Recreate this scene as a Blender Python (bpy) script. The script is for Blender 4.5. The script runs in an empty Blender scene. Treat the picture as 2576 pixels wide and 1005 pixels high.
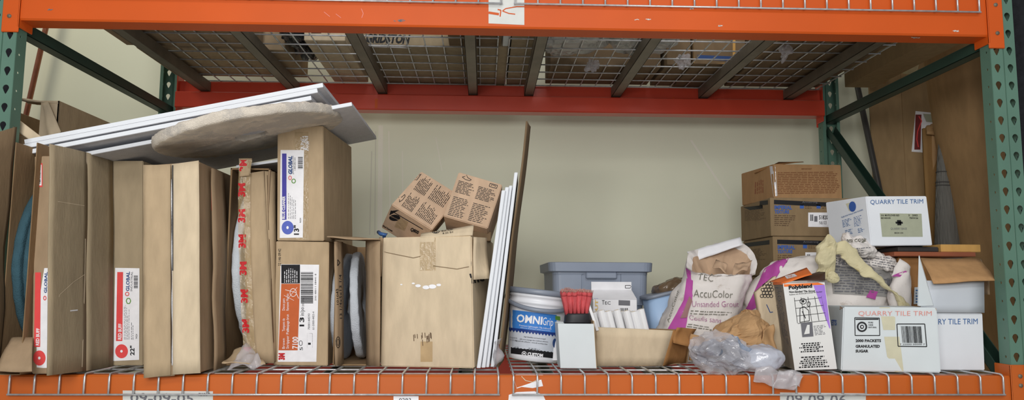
import bpy, bmesh, math, random
from mathutils import Vector, Matrix, noise
from mathutils.bvhtree import BVHTree

SC = bpy.context.scene
COL = SC.collection
W, H = 2576.0, 1005.0
PI = math.pi
# ---------------------------------------------------------------- camera
CAM = Vector((-0.08068, -2.09879, 0.23464)); YAW, PITCH, ROLL, FPX = 0.03609, 0.11071, 0.00521, 1939.48
fw = Vector((math.sin(YAW)*math.cos(PITCH), math.cos(YAW)*math.cos(PITCH), math.sin(PITCH)))
r0 = Vector((math.cos(YAW), -math.sin(YAW), 0)); u0 = r0.cross(fw)
rt = r0*math.cos(ROLL)+u0*math.sin(ROLL); up = -r0*math.sin(ROLL)+u0*math.cos(ROLL)
cd = bpy.data.cameras.new('camera'); cam = bpy.data.objects.new('camera', cd); COL.objects.link(cam)
cam.matrix_world = Matrix(((rt.x, up.x, -fw.x, CAM.x), (rt.y, up.y, -fw.y, CAM.y), (rt.z, up.z, -fw.z, CAM.z), (0, 0, 0, 1)))
cd.sensor_fit = 'HORIZONTAL'; cd.sensor_width = 36; cd.lens = FPX/W*36; cd.clip_start = .05
SC.camera = cam
# ---------------------------------------------------------------- world, lights, exposure
SC.view_settings.view_transform = 'Standard'; SC.view_settings.look = 'None'
SC.view_settings.exposure = 0.0; SC.view_settings.gamma = 1.0; SC.view_settings.use_curve_mapping = False
wd = bpy.data.worlds.new('world'); SC.world = wd; wd.use_nodes = True
wd.node_tree.nodes['Background'].inputs[0].default_value = (.93, .97, 1, 1)
wd.node_tree.nodes['Background'].inputs[1].default_value = 0.36
def area(name, loc, aim, sx, sy, power, col=(1, 1, 1)):
    l = bpy.data.lights.new(name, 'AREA'); l.shape = 'RECTANGLE'; l.size = sx; l.size_y = sy; l.energy = power; l.color = col
    o = bpy.data.objects.new(name, l); COL.objects.link(o); o.location = loc
    o.rotation_euler = (Vector(aim)-Vector(loc)).to_track_quat('-Z', 'Y').to_euler()
    return o
area('aisle_light', (-0.55, -3.0, 0.86), (0.05, .5, .45), 1.5, .9, 62, (1, .98, .95))
area('left_wall_warm_fill', (-2.6, .3, 2.3), (-1.9, 1.36, .9), .6, .3, 11, (1, .90, .70))  # added warm fill that brightens the left end of the wall
area('high_bay_light', (0.6, -4.2, 3.4), (0, .3, .4), 3.0, .8, 60, (1, .97, .93))

# ---------------------------------------------------------------- pixel -> place helpers
def ray(px, py): return (fw*FPX + rt*(px-W/2) - up*(py-H/2)).normalized()
def P(px, py, Y):
    d = ray(px, py); return CAM + d*((Y-CAM.y)/d.y)
def G(px, py, z=0.0):
    d = ray(px, py); return CAM + d*((z-CAM.z)/d.z)
def V(*a): return Vector(a)
# ---------------------------------------------------------------- materials
def lin(c):
    c /= 255.0
    return c/12.92 if c <= .04045 else ((c+.055)/1.055)**2.4
def S(r, g, b): return (lin(r), lin(g), lin(b), 1)
MC = {}
def mat(name, rgb, rough=.7, var=.12, scale=14, bump=.0, bscale=200, metal=0, spec=.4, alpha=1, trans=0, stretch=None, dirt=None, dscale=5, dth=.6):
    if name in MC: return MC[name]
    m = bpy.data.materials.new(name); m.use_nodes = True; nt = m.node_tree; N = nt.nodes; L = nt.links
    b = N['Principled BSDF']
    b.inputs['Roughness'].default_value = rough; b.inputs['Metallic'].default_value = metal
    b.inputs['Specular IOR Level'].default_value = spec; b.inputs['Alpha'].default_value = alpha
    b.inputs['Transmission Weight'].default_value = trans
    tc = N.new('ShaderNodeTexCoord'); mp = N.new('ShaderNodeMapping'); L.new(tc.outputs['Object'], mp.inputs[0])
    if stretch: mp.inputs['Scale'].default_value = stretch
    nz = N.new('ShaderNodeTexNoise'); nz.inputs['Scale'].default_value = scale; nz.inputs['Detail'].default_value = 6
    L.new(mp.outputs[0], nz.inputs['Vector'])
    mr = N.new('ShaderNodeMapRange'); mr.inputs[1].default_value = .3; mr.inputs[2].default_value = .7
    mr.inputs[3].default_value = 1-var; mr.inputs[4].default_value = 1+var; L.new(nz.outputs[0], mr.inputs[0])
    hs = N.new('ShaderNodeVectorMath'); hs.operation = 'SCALE'; hs.inputs[0].default_value = S(*rgb)[:3]
    L.new(mr.outputs[0], hs.inputs['Scale'])
    out = hs.outputs[0]
    if dirt:
        n2 = N.new('ShaderNodeTexNoise'); n2.inputs['Scale'].default_value = dscale; n2.inputs['Detail'].default_value = 9; n2.inputs['Roughness'].default_value = .7
        L.new(tc.outputs['Object'], n2.inputs['Vector'])
        m2 = N.new('ShaderNodeMapRange'); m2.inputs[1].default_value = dth; m2.inputs[2].default_value = dth+.06; L.new(n2.outputs[0], m2.inputs[0])
        mx = N.new('ShaderNodeMix'); mx.data_type = 'RGBA'; L.new(m2.outputs[0], mx.inputs[0]); L.new(out, mx.inputs[6]); mx.inputs[7].default_value = S(*dirt)
        out = mx.outputs[2]
    L.new(out, b.inputs['Base Color'])
    if bump:
        n3 = N.new('ShaderNodeTexNoise'); n3.inputs['Scale'].default_value = bscale; n3.inputs['Detail'].default_value = 4
        L.new(mp.outputs[0], n3.inputs['Vector'])
        bp = N.new('ShaderNodeBump'); bp.inputs['Strength'].default_value = bump; bp.inputs['Distance'].default_value = .003
        L.new(n3.outputs[0], bp.inputs['Height']); L.new(bp.outputs[0], b.inputs['Normal'])
    MC[name] = m; return m
def card(name, rgb, var=.1): return mat(name, rgb, .82, var, 22, .25, 90, spec=.2, stretch=(1.6, 1.6, .5))
def ink(name, rgb, rough=.6): return mat(name, rgb, rough, .05, 40, spec=.3)
K1 = card('cardboard_tan', (180, 158, 128)); K2 = card('cardboard_brown', (160, 137, 110)); K3 = card('cardboard_light', (208, 190, 162))
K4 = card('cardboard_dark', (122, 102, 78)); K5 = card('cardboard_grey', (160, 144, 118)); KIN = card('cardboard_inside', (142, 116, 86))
KR = card('cardboard_orange', (168, 122, 76)); KIMP = card('cardboard_imperial', (138, 117, 88))
WB = mat('white_board', (226, 230, 236), .8, .03, 10, .15, 160); WBU = mat('ceiling_tile_face', (205, 206, 212), .9, .06, 60, .5, 260)
WCB = mat('white_carton_bright', (228, 232, 238), .6, .04, 8, .06, 60); WC = mat('white_carton', (212, 219, 222), .6, .04, 8, .06, 60); WP = mat('white_paper', (232, 232, 236), .6, .05, 20)
WS = ink('white_sticker', (238, 238, 242), .45)
BLK = ink('black_ink', (26, 26, 30)); GRY = ink('grey_ink', (110, 110, 116)); RED = ink('red_ink', (196, 34, 40)); NAVY = ink('navy_ink', (48, 76, 130))
LRED = ink('coral_red', (226, 74, 74)); PUR = ink('blue_violet', (70, 66, 160)); PADB = ink('pad_blue', (88, 104, 190)); LIL = ink('lilac', (168, 128, 220)); ORI = ink('orange_ink', (236, 122, 56))
BRN = ink('brown_print', (96, 74, 54)); BORANGE = ink('burnt_orange', (196, 98, 52)); MAG = ink('magenta_ink', (178, 78, 158)); OLV = ink('olive_ink', (120, 118, 108))
PINK = ink('salmon_marker', (224, 140, 128)); TAPEY = ink('yellowed_tape', (206, 202, 176), .3); GREEN = ink('green_ink', (96, 150, 60)); GOLD = ink('gold_ink', (222, 190, 120))
GLB = ink('emblem_blue', (60, 96, 170)); GREYLAB = ink('greenish_label', (168, 172, 150)); REDDK = ink('dark_red_ink', (120, 44, 44))
TAPE = mat('packing_tape', (196, 172, 130), .12, .12, 60, .9, 120, spec=.9, alpha=.45)
CLEAR = mat('clear_plastic', (210, 206, 210), .16, .1, 30, .8, 50, spec=.9, alpha=.40)
SHEEN = mat('shiny_plastic', (232, 234, 240), .12, .1, 30, .5, 60, spec=1, alpha=.55)
ORG = mat('orange_paint', (202, 84, 20), .5, .07, 3, .06, 40, spec=.3, dirt=(120, 120, 104), dscale=7, dth=.74)
ORG2 = mat('orange_paint_lower', (192, 94, 30), .42, .07, 3, .06, 40, spec=.4, dirt=(150, 92, 66), dscale=9, dth=.72)
REDP = mat('red_paint', (196, 66, 44), .3, .1, 4, .05, 40, spec=.5, dirt=(96, 40, 34), dscale=12, dth=.7)
GRN = mat('green_paint', (88, 122, 106), .42, .08, 8, .05, 60, spec=.5, dirt=(140, 160, 140), dscale=20, dth=.73)
GRND = mat('green_paint_brace', (40, 64, 54), .45, .1, 8, .05, 60, spec=.4)
WIRE = mat('galvanised_wire', (206, 208, 210), .35, .18, 60, .1, 200, metal=.55, spec=.8)
CHAN = mat('dull_steel', (120, 112, 98), .5, .18, 12, .1, 60, metal=.35)

# ---------------------------------------------------------------- mesh builder
class MB:
    def __init__(s): s.v = []; s.f = []; s.m = []; s.mats = []; s.sm = []
    def mi(s, m):
        if m not in s.mats: s.mats.append(m)
        return s.mats.index(m)
    def add(s, vs, fs, m, smooth=False):
        b = len(s.v); s.v += [Vector(x) for x in vs]; k = s.mi(m)
        for f in fs: s.f.append(tuple(b+i for i in f)); s.m.append(k); s.sm.append(smooth)
        return s
    def bm(s, bm, m, smooth=False):
        bm.verts.index_update(); s.add([v.co.copy() for v in bm.verts], [[v.index for v in f.verts] for f in bm.faces], m, smooth); bm.free(); return s
    def ob(s, O, a, b, c, m, bev=.0015, seg=1):          # oriented box from a corner and three edge vectors
        O, a, b, c = Vector(O), Vector(a), Vector(b), Vector(c)
        if a.cross(b).dot(c) < 0: a, b = b, a
        bm = bmesh.new(); vs = [bm.verts.new(O+a*i+b*j+c*k) for k in (0, 1) for j in (0, 1) for i in (0, 1)]
        for q in ((0, 2, 3, 1), (4, 5, 7, 6), (0, 1, 5, 4), (2, 6, 7, 3), (0, 4, 6, 2), (1, 3, 7, 5)): bm.faces.new([vs[i] for i in q])
        if bev: bmesh.ops.bevel(bm, geom=bm.edges[:], offset=bev, segments=seg, affect='EDGES')
        return s.bm(bm, m)
    def bx(s, lo, hi, m, bev=.0015):
        return s.ob(lo, (hi[0]-lo[0], 0, 0), (0, hi[1]-lo[1], 0), (0, 0, hi[2]-lo[2]), m, bev)
    def quad(s, a, b, c, d, t, m, n=(1, 1), crump=0, fr=8, seed=0):    # thick sheet through four corners
        a, b, c, d = map(Vector, (a, b, c, d)); nr = (b-a).cross(d-a).normalized(); I, J = n
        vs = []
        for sgn in (0, 1):
            for j in range(J+1):
                for i in range(I+1):
                    u, w = i/I, j/J; p = (a*(1-u)+b*u)*(1-w)+(d*(1-u)+c*u)*w
                    if crump: p = p+nr*(crump*noise.noise(p*fr+V(seed, 0, 0)))
                    vs.append(p+nr*(t*sgn))
        o = (I+1)*(J+1); fs = []
        for j in range(J):
            for i in range(I):
                k = j*(I+1)+i; fs += [(k, k+I+1, k+I+2, k+1), (o+k, o+k+1, o+k+I+2, o+k+I+1)]
        for i in range(I):
            fs += [(i, i+1, o+i+1, o+i)]; k = J*(I+1)+i; fs += [(k+1, k, o+k, o+k+1)]
        for j in range(J):
            k = j*(I+1); fs += [(k+I+1, k, o+k, o+k+I+1)]; k += I; fs += [(k, k+I+1, o+k+I+1, o+k)]
        return s.add(vs, fs, m, bool(crump))
    def loft(s, rings, m, cap=(True, True), smooth=True, close=True):
        n = len(rings[0]); vs = [p for r in rings for p in r]; fs = []
        for i in range(len(rings)-1):
            for j in range(n if close else n-1):
                k = (j+1) % n; fs.append((i*n+j, i*n+k, (i+1)*n+k, (i+1)*n+j))
        if close and cap[0]: fs.append(tuple(range(n))[::-1])
        if close and cap[1]: fs.append(tuple((len(rings)-1)*n+j for j in range(n)))
        return s.add(vs, fs, m, smooth)
    def tube(s, pts, r, m, n=8, smooth=True):
        pts = [Vector(p) for p in pts]; rings = []
        for i, p in enumerate(pts):
            t = (pts[min(i+1, len(pts)-1)]-pts[max(i-1, 0)]).normalized()
            a = t.cross(V(0, 0, 1)) if abs(t.z) < .9 else t.cross(V(1, 0, 0)); a.normalize(); b = t.cross(a)
            rr = r[i] if isinstance(r, (list, tuple)) else r
            rings.append([p+a*(rr*math.cos(2*PI*k/n))+b*(rr*math.sin(2*PI*k/n)) for k in range(n)])
        return s.loft(rings, m, smooth=smooth)
    def disc(s, c, ax, r, t, m, n=72, fuzz=.003, seed=0, warp=0):    # floor pad: fat round-edged disc, hole in the middle
        c = Vector(c); ax = Vector(ax).normalized(); a = ax.cross(V(.1, .2, 1)).normalized(); b = ax.cross(a); rings = []
        prof = [(.18, -.5), (.5, -.5), (.9, -.5), (.975, -.49), (.993, -.40), (1, -.2), (1, .2), (.993, .40), (.975, .49), (.9, .5), (.5, .5), (.18, .5), (.16, 0), (.18, -.5)]
        for (q, h) in prof:
            ring = []
            for k in range(n):
                an = 2*PI*k/n; rr = r*q; p = c+a*(rr*math.cos(an))+b*(rr*math.sin(an))+ax*(t*h)
                p += noise.noise_vector(p*60+V(seed, 0, 0))*fuzz + ax*(warp*noise.noise(p*5+V(seed, 3, 0)))
                ring.append(p)
            rings.append(ring)
        return s.loft(rings, m, cap=(False, False))
    def build(s, name, parent=None, base=None, label=None, cat=None, group=None, kind=None):
        me = bpy.data.meshes.new(name); b = parent['_b'] if parent else (Vector(base) if base is not None else V(0, 0, 0))
        b = Vector(b); me.from_pydata([v-b for v in s.v], [], s.f)
        for m in s.mats: me.materials.append(m)
        me.polygons.foreach_set('material_index', s.m); me.polygons.foreach_set('use_smooth', s.sm); me.update()
        o = bpy.data.objects.new(name, me); COL.objects.link(o)
        if parent: o.parent = parent['_o']
        else: o.location = b
        if label: o['label'] = label
        if cat: o['category'] = cat
        if group: o['group'] = group
        if kind or cat: o['kind'] = kind or 'thing'
        return {'_o': o, '_b': b, 'bvh': BVHTree.FromPolygons(s.v, s.f)}
def node(o): return {'_o': o['_o'], '_b': o['_b']}
def thing(name, label, cat, base, group=None, kind='thing'):
    o = bpy.data.objects.new(name, None); COL.objects.link(o); o.location = base; o.empty_display_size = .05
    o['label'] = label; o['category'] = cat
    if group: o['group'] = group
    if kind: o['kind'] = kind
    return {'_o': o, '_b': Vector(base)}
# ---------------------------------------------------------------- printed matter laid on a surface
CAPH = None
def font_mesh(body, bold=0.0, shear=0.0, res=2):
    global CAPH
    cu = bpy.data.curves.new('t', 'FONT'); cu.body = body; cu.size = 1; cu.resolution_u = res; cu.offset = bold; cu.shear = shear; cu.fill_mode = 'FRONT'
    ob = bpy.data.objects.new('t', cu); COL.objects.link(ob); bpy.context.view_layer.update()
    me = bpy.data.meshes.new_from_object(ob.evaluated_get(bpy.context.evaluated_depsgraph_get()))
    vs = [(v.co.x, v.co.y) for v in me.vertices]; fs = [tuple(p.vertices) for p in me.polygons]
    bpy.data.objects.remove(ob); bpy.data.curves.remove(cu); bpy.data.meshes.remove(me)
    return vs, fs
PRESS = {"printed_lettering", "printed_end_panel", "printed_marks", "scuffs", "paint_scuffs", "crease", "seam", "fold_line", "logo_print", "printed_date", "scuffed_tape", "printed_front", "printed_side", "worn_corners", "red_print", "honeycomb_print", "blue_print", "magenta_stripe", "navy_band", "printed_panel", "wall_stains_and_light_streak"}
class Print:
    """flat printed shapes that follow the surface of one part; becomes one mesh"""
    def __init__(s, target, off=.0006): s.t = target; s.bvh = target['bvh']; s.mb = MB(); s.off = off; s.last = 2.3
    def hit(s, px, py, lv=1):
        d = ray(px, py); h = s.bvh.ray_cast(CAM, d)
        if h[0] is None:
            q = CAM+d*s.last; h2 = s.bvh.find_nearest(q); n = h2[1]
            if n.dot(d) > 0: n = -n
            return h2[0]+n*(s.off*lv)
        s.last = h[3]; n = h[1]
        if n.dot(d) > 0: n = -n
        return h[0]+n*(s.off*lv)
    def quad(s, q, m, lv=1, n=(1, 1)):
        (a, b, c, d) = q; vs = []; I, J = n
        for j in range(J+1):
            for i in range(I+1):
                u, w = i/I, j/J; x = (a[0]*(1-u)+b[0]*u)*(1-w)+(d[0]*(1-u)+c[0]*u)*w; y = (a[1]*(1-u)+b[1]*u)*(1-w)+(d[1]*(1-u)+c[1]*u)*w
                vs.append(s.hit(x, y, lv))
        s.mb.add(vs, [(j*(I+1)+i, (j+1)*(I+1)+i, (j+1)*(I+1)+i+1, j*(I+1)+i+1) for j in range(J) for i in range(I)], m, True); return s
    def rect(s, x0, y0, x1, y1, m, lv=1, n=(1, 1)): return s.quad([(x0, y0), (x1, y0), (x1, y1), (x0, y1)], m, lv, n)
    def poly(s, pts, m, lv=1):
        s.mb.add([s.hit(x, y, lv) for x, y in pts], [tuple(range(len(pts)))[::-1]], m); return s
    def strip(s, pts, w, m, lv=1):
        for (x0, y0), (x1, y1) in zip(pts, pts[1:]):
            l = math.hypot(x1-x0, y1-y0) or 1; nx, ny = -(y1-y0)/l*w/2, (x1-x0)/l*w/2
            s.quad([(x0+nx, y0+ny), (x1+nx, y1+ny), (x1-nx, y1-ny), (x0-nx, y0-ny)], m, lv)
        return s
    def disc(s, cx, cy, rx, ry, m, lv=1, n=20): return s.poly([(cx+rx*math.cos(2*PI*k/n), cy+ry*math.sin(2*PI*k/n)) for k in range(n)], m, lv)
    def ring(s, cx, cy, rx, ry, w, m, lv=1, n=20, a0=0, a1=2*PI): return s.strip([(cx+rx*math.cos(a0+(a1-a0)*k/n), cy+ry*math.sin(a0+(a1-a0)*k/n)) for k in range(n+1)], w, m, lv)
    def text(s, body, p0, p1, h, m, bold=0.0, shear=0.0, lv=2, res=2):
        vs, fs = font_mesh(body, bold, shear, res)
        if not vs: return s
        x0 = min(v[0] for v in vs); x1 = max(v[0] for v in vs); dx, dy = p1[0]-p0[0], p1[1]-p0[1]; l = math.hypot(dx, dy); ux, uy = dy/l, -dx/l
        out = []
        for x, y in vs:
            u = (x-x0)/(x1-x0); w = y/.70*h; out.append(s.hit(p0[0]+dx*u+ux*w, p0[1]+dy*u+uy*w, lv))
        s.mb.add(out, fs, m); return s
    def lines(s, q, rows, m, seed=0, fill=.55, lv=2, word=14, ragged=.35, lead=0):   # q: start-top, end-top, end-bottom, start-bottom along reading direction
        rnd = random.Random(seed); a, b, c, d = q
        L = math.hypot(b[0]-a[0], b[1]-a[1])
        def at(u, w):
            return ((a[0]*(1-u)+b[0]*u)*(1-w)+(d[0]*(1-u)+c[0]*u)*w, (a[1]*(1-u)+b[1]*u)*(1-w)+(d[1]*(1-u)+c[1]*u)*w)
        for r in range(rows):
            w0 = (r+.5-fill/2)/rows; w1 = (r+.5+fill/2)/rows; end = 1-ragged*rnd.random(); u = lead*rnd.random()
            while u < end-.01:
                e = min(end, u+(.3+rnd.random())*word/L)
                s.quad([at(u, w0), at(e, w0), at(e, w1), at(u, w1)], m, lv); u = e+2.2/L
        return s
    def barcode(s, q, m, n=22, seed=1, lv=2):      # bars stand across the direction a->b
        rnd = random.Random(seed); a, b, c, d = q; u = 0
        def at(u, w): return ((a[0]*(1-u)+b[0]*u)*(1-w)+(d[0]*(1-u)+c[0]*u)*w, (a[1]*(1-u)+b[1]*u)*(1-w)+(d[1]*(1-u)+c[1]*u)*w)
        step = 1.0/n
        for k in range(n):
            t = step*(.3+.5*rnd.random()); s.quad([at(k*step, 0), at(k*step+t, 0), at(k*step+t, 1), at(k*step, 1)], m, lv)
        return s
    def done(s, name, parent, label=None):
        if name in PRESS and '_o' in s.t: return s.press()
        return s.mb.build(name, parent, label=label)
    def press(s):            # printing belongs to the surface it is printed on: same mesh
        o = s.t['_o']; old = o.data; b = s.t['_b']; vs = [v.co.copy() for v in old.vertices]; fs = [tuple(p.vertices) for p in old.polygons]
        mi = [p.material_index for p in old.polygons]; sm = [p.use_smooth for p in old.polygons]; ms = list(old.materials); k = len(vs)
        vs += [v-b for v in s.mb.v]; fs += [tuple(k+i for i in f) for f in s.mb.f]
        for m in s.mb.mats:
            if m not in ms: ms.append(m)
        mi += [ms.index(s.mb.mats[i]) for i in s.mb.m]; sm += s.mb.sm
        me = bpy.data.meshes.new(old.name); me.from_pydata(vs, [], fs)
        for m in ms: me.materials.append(m)
        me.polygons.foreach_set('material_index', mi); me.polygons.foreach_set('use_smooth', sm); me.update(); o.data = me; bpy.data.meshes.remove(old); return s.t
# ---------------------------------------------------------------- boxes from the outline of their front face
def front(TL, TR, BR, BL, Yl, Yr):
    """corners of an upright front face; Yl / Yr are how far back its left and right edges stand"""
    a = P(*BL, Yl); b = P(*BR, Yr); n = V(b.y-a.y, -(b.x-a.x), 0).normalized()
    def on(p):
        d = ray(*p); return CAM+d*((a-CAM).dot(n)/d.dot(n))
    return on(TL), on(TR), on(BR), on(BL)
def prism(mb, F, ext, m, bev=.002):
    tl, tr, br, bl = F; ext = Vector(ext); bm = bmesh.new()
    lo = min(bl.z, br.z)
    vs = [bm.verts.new(p) for p in (bl, br, tr, tl)]+[bm.verts.new(p+ext) for p in (bl, br, tr, tl)]
    for q in ((0, 1, 2, 3), (7, 6, 5, 4), (0, 4, 5, 1), (1, 5, 6, 2), (2, 6, 7, 3), (3, 7, 4, 0)): bm.faces.new([vs[i] for i in q])
    if bev: bmesh.ops.bevel(bm, geom=bm.edges[:], offset=bev, segments=2, affect='EDGES')
    bmesh.ops.recalc_face_normals(bm, faces=bm.faces[:])
    return mb.bm(bm, m)
def flat(F, z):          # set both bottom corners on height z
    tl, tr, br, bl = F; br = br.copy(); bl = bl.copy(); br.z = z; bl.z = z; return tl, tr, br, bl
def back_to(F, px, py, Yb, corner=1):      # extrusion so that the corner reaches the pixel column px at depth Yb
    c = F[corner]; q = P(px, py, Yb); return V(q.x-c.x, Yb-c.y, 0)
def ease(pts, n):        # resample a polyline smoothly (catmull-rom), pts any dimension
    out = []; m = len(pts)
    for i in range(m-1):
        p0, p1, p2, p3 = pts[max(i-1, 0)], pts[i], pts[i+1], pts[min(i+2, m-1)]
        for k in range(n):
            t = k/n; out.append(tuple(.5*((2*b)+(c-a)*t+(2*a-5*b+4*c-d)*t*t+(-a+3*b-3*c+d)*t**3) for a, b, c, d in zip(p0, p1, p2, p3)))
    out.append(tuple(pts[-1])); return out
def crease(p, fr, seed=0):
    q = p*fr*.8+V(seed*7.3, seed*1.7, 0); w = noise.noise_vector(q*.7)*.35; d = noise.voronoi(q+w)[0]; d2 = noise.voronoi((q+w)*2.1)[0]
    return (d[1]-d[0])*1.5-.5-d[0]*.5+(d2[1]-d2[0])*.5
def sack(rows, Yc, m, amp=.004, fr=22, seed=0, n=56, sq=2.6, sub=6, mb=None, cap=(True, True), smooth=True):
    """soft body lofted from rows (py, left px, right px, half depth, Y shift)"""
    mb = mb or MB(); rings = []
    for (py, xl, xr, hd, dy) in ease(rows, sub):
        Y = Yc+dy; a = P(xl, py, Y); b = P(xr, py, Y); c = (a+b)/2; h = (b-a)/2; ring = []
        for k in range(n):
            an = 2*PI*k/n; cs, sn = math.cos(an), math.sin(an)
            x = math.copysign(abs(cs)**(2/sq), cs); y = math.copysign(abs(sn)**(2/sq), sn)
            p = c+h*x+V(0, hd*y, 0); e = crease(p, fr, seed)
            out = (p-c).normalized() if (p-c).length > 1e-6 else V(0, -1, 0)
            ring.append(p+out*(amp*e)+noise.noise_vector(p*fr*1.5)*amp*.6)
        rings.append(ring)
    return mb.loft(rings, m, cap=cap, smooth=smooth)
def ridge(p, fr, seed=0):
    q = p*fr+V(seed*7.3, seed*1.7, 0); q.x *= .55; return (1-abs(noise.noise(q))*3)*.7+(1-abs(noise.noise(q*2.3))*2.4)*.35
def blob(c, rad, m, amp=.01, fr=25, seed=0, sub=5, smooth=False, mb=None, zmin=None, tilt=0, fn=None):
    mb = mb or MB(); bm = bmesh.new(); bmesh.ops.create_icosphere(bm, subdivisions=sub, radius=1); R = Matrix.Rotation(tilt, 3, 'Y')
    for v in bm.verts:
        d = v.co.copy(); p = Vector(c)+R @ V(d.x*rad[0], d.y*rad[1], d.z*rad[2])
        e = (fn or crease)(p, fr, seed); p += d*(amp*e*1.4)+noise.noise_vector(p*fr*.6+V(seed, 0, 0))*amp*1.5
        if zmin is not None and p.z < zmin: p.z = zmin+.001*noise.noise(p*80)
        v.co = p
    return mb.bm(bm, m, smooth)

# ================================================================ SETTING
ZF = -1.35
WALLM = mat('wall_paint', (228, 230, 208), .75, .025, 2, .12, 30, spec=.25)
mb = MB(); mb.bx((-3.2, 1.36, ZF), (3.2, 1.46, 2.6), WALLM, 0)
wallb = mb.build('wall_back', base=(0, 1.36, ZF), kind='structure')
STN_STREAK = mat('wall_scuff_and_light_streak', (236, 234, 218), .7, .03, 6); STN2 = mat('wall_scuff_dark', (214, 214, 196), .7, .03, 6)
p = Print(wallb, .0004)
for (a_, b_, w_, m_) in (((958, 315), (955, 585), 12, STN_STREAK), ((978, 330), (982, 570), 3, STN_STREAK), ((935, 380), (930, 590), 3, STN2), ((1012, 380), (1014, 560), 2.5, STN_STREAK), ((945, 330), (943, 590), 3, STN2), ((1738, 352), (1836, 500), 5, STN_STREAK), ((1096, 345), (1112, 430), 2, STN_STREAK)): p.strip([a_, b_], w_, m_)  # upright marks are stains; the long diagonal is a painted streak of light
p.done('wall_stains_and_light_streak', wallb)
mb = MB(); mb.bx((-3.2, -4.8, ZF-.08), (3.2, 1.46, ZF), mat('concrete', (190, 187, 180), .8, .1, 3, .2, 30), 0)
mb.build('floor', base=(0, 0, ZF-.08), kind='structure')
# ================================================================ RACK
ZU = 1.073; XC = 1.352; CW = .072
YR = 1.04
def holed(mb, O, ux, uy, w, h, nx, ny, shape, m, skip=None):
    """perforated sheet of nx by ny cells; ux, uy unit vectors; shape(k) gives the hole outline in metres"""
    O = Vector(O)
    for i in range(nx):
        for j in range(ny):
            c = O+ux*(w*(i+.5))+uy*(h*(j+.5)); outer = []; inner = []
            for k in range(16):
                a = 2*PI*k/16; q = max(abs(math.cos(a)), abs(math.sin(a)))
                outer.append(c+ux*(math.cos(a)/q*w/2)+uy*(math.sin(a)/q*h/2)); x, y = shape(a); inner.append(c+ux*x+uy*y)
            mb.add(outer+inner, [(k, (k+1) % 16, 16+(k+1) % 16, 16+k) for k in range(16)], m)
def tear(a):
    x, y = math.cos(a), math.sin(a)
    return x*(.0085 if y >= -.1 else .0085*(1+y*.62)), y*(.0095 if y > 0 else .0165)+.003
def dot(a): return math.cos(a)*.0036, math.sin(a)*.0036
def dotd(a): return math.cos(a)*.0036, math.sin(a)*.0036
def upright(sx, label):
    base = (sx*(XC+CW/2), .55, ZF); t = thing('rack_upright_frame', label, 'rack frame', base, 'upright frames of the pallet rack')
    X, Y, Z = V(1, 0, 0), V(0, 1, 0), V(0, 0, 1); x0 = XC if sx > 0 else -XC-CW; ny = 58; ch = .0508; zt = ZF+ny*ch
    for yf, dr in ((0.0, 1), (1.11, -1)):
        x0 = (XC if sx > 0 else -XC-CW)+(sx*.014 if dr > 0 else 0); mb = MB(); holed(mb, (x0, yf, ZF), X, Z, .034, ch, 1, ny, tear, GRN); holed(mb, (x0+.038, yf, ZF), X, Z, .034, ch, 1, ny, tear, GRN)
        mb.add([(x0+.034, yf, ZF), (x0+.036, yf+dr*.003, ZF), (x0+.038, yf, ZF), (x0+.034, yf, zt), (x0+.036, yf+dr*.003, zt), (x0+.038, yf, zt)], [(0, 1, 4, 3), (1, 2, 5, 4)], GRN)
        for xs in (x0, x0+CW):
            mb.add([(xs, yf, ZF), (xs, yf+dr*.006, ZF), (xs, yf, zt), (xs, yf+dr*.006, zt)], [(0, 1, 3, 2)], GRN)
            holed(mb, (xs, yf+dr*.006, ZF), Y*dr, Z, .024, ch, 1, ny, dot, GRN)
            mb.add([(xs, yf+dr*.030, ZF), (xs, yf+dr*.045, ZF), (xs, yf+dr*.030, zt), (xs, yf+dr*.045, zt)], [(0, 1, 3, 2)], GRN)
            s = -1 if xs > x0 else 1
            mb.add([(xs, yf+dr*.045, ZF), (xs+s*.012, yf+dr*.045, ZF), (xs, yf+dr*.045, zt), (xs+s*.012, yf+dr*.045, zt)], [(0, 1, 3, 2)], GRN)
        o = mb.build('column', t); md = o['_o'].modifiers.new('sheet', 'SOLIDIFY'); md.thickness = .0018; md.offset = 0
        mb = MB(); mb.bx((x0-.02, min(yf, yf+dr*.1), ZF), (x0+CW+.02, max(yf, yf+dr*.1), ZF+.006), GRN); mb.build('foot_plate', t)
    xm = x0+CW/2
    def brace(a, b, nm):
        a, b = Vector(a), Vector(b); d = b-a; up_ = d.cross(V(1, 0, 0)).normalized()
        if up_.z < 0: up_ = -up_
        mb = MB(); w = .036; th = .003
        mb.ob(a-V(w/2, 0, 0)-up_*w/2, d, V(w, 0, 0), up_*th, GRND, .0008)
        for q in (-w/2, w/2-th): mb.ob(a+V(q, 0, 0)-up_*w/2, d, V(th, 0, 0), up_*w*.95, GRND, .0008)
        mb.build(nm, t)
    for z in (-1.2, -.02-.2, .945): brace((xm, .03, z), (xm, 1.08, z), 'horizontal_brace')
    brace((xm, .035, -.03), (xm, 1.075, .90), 'diagonal_brace'); brace((xm, 1.075, -1.15), (xm, .035, -.26), 'diagonal_brace')
    return t
upright(-1, 'green perforated upright frame at left end of the orange rack')
upright(1, 'green perforated upright frame at right end of the orange rack')

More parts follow.
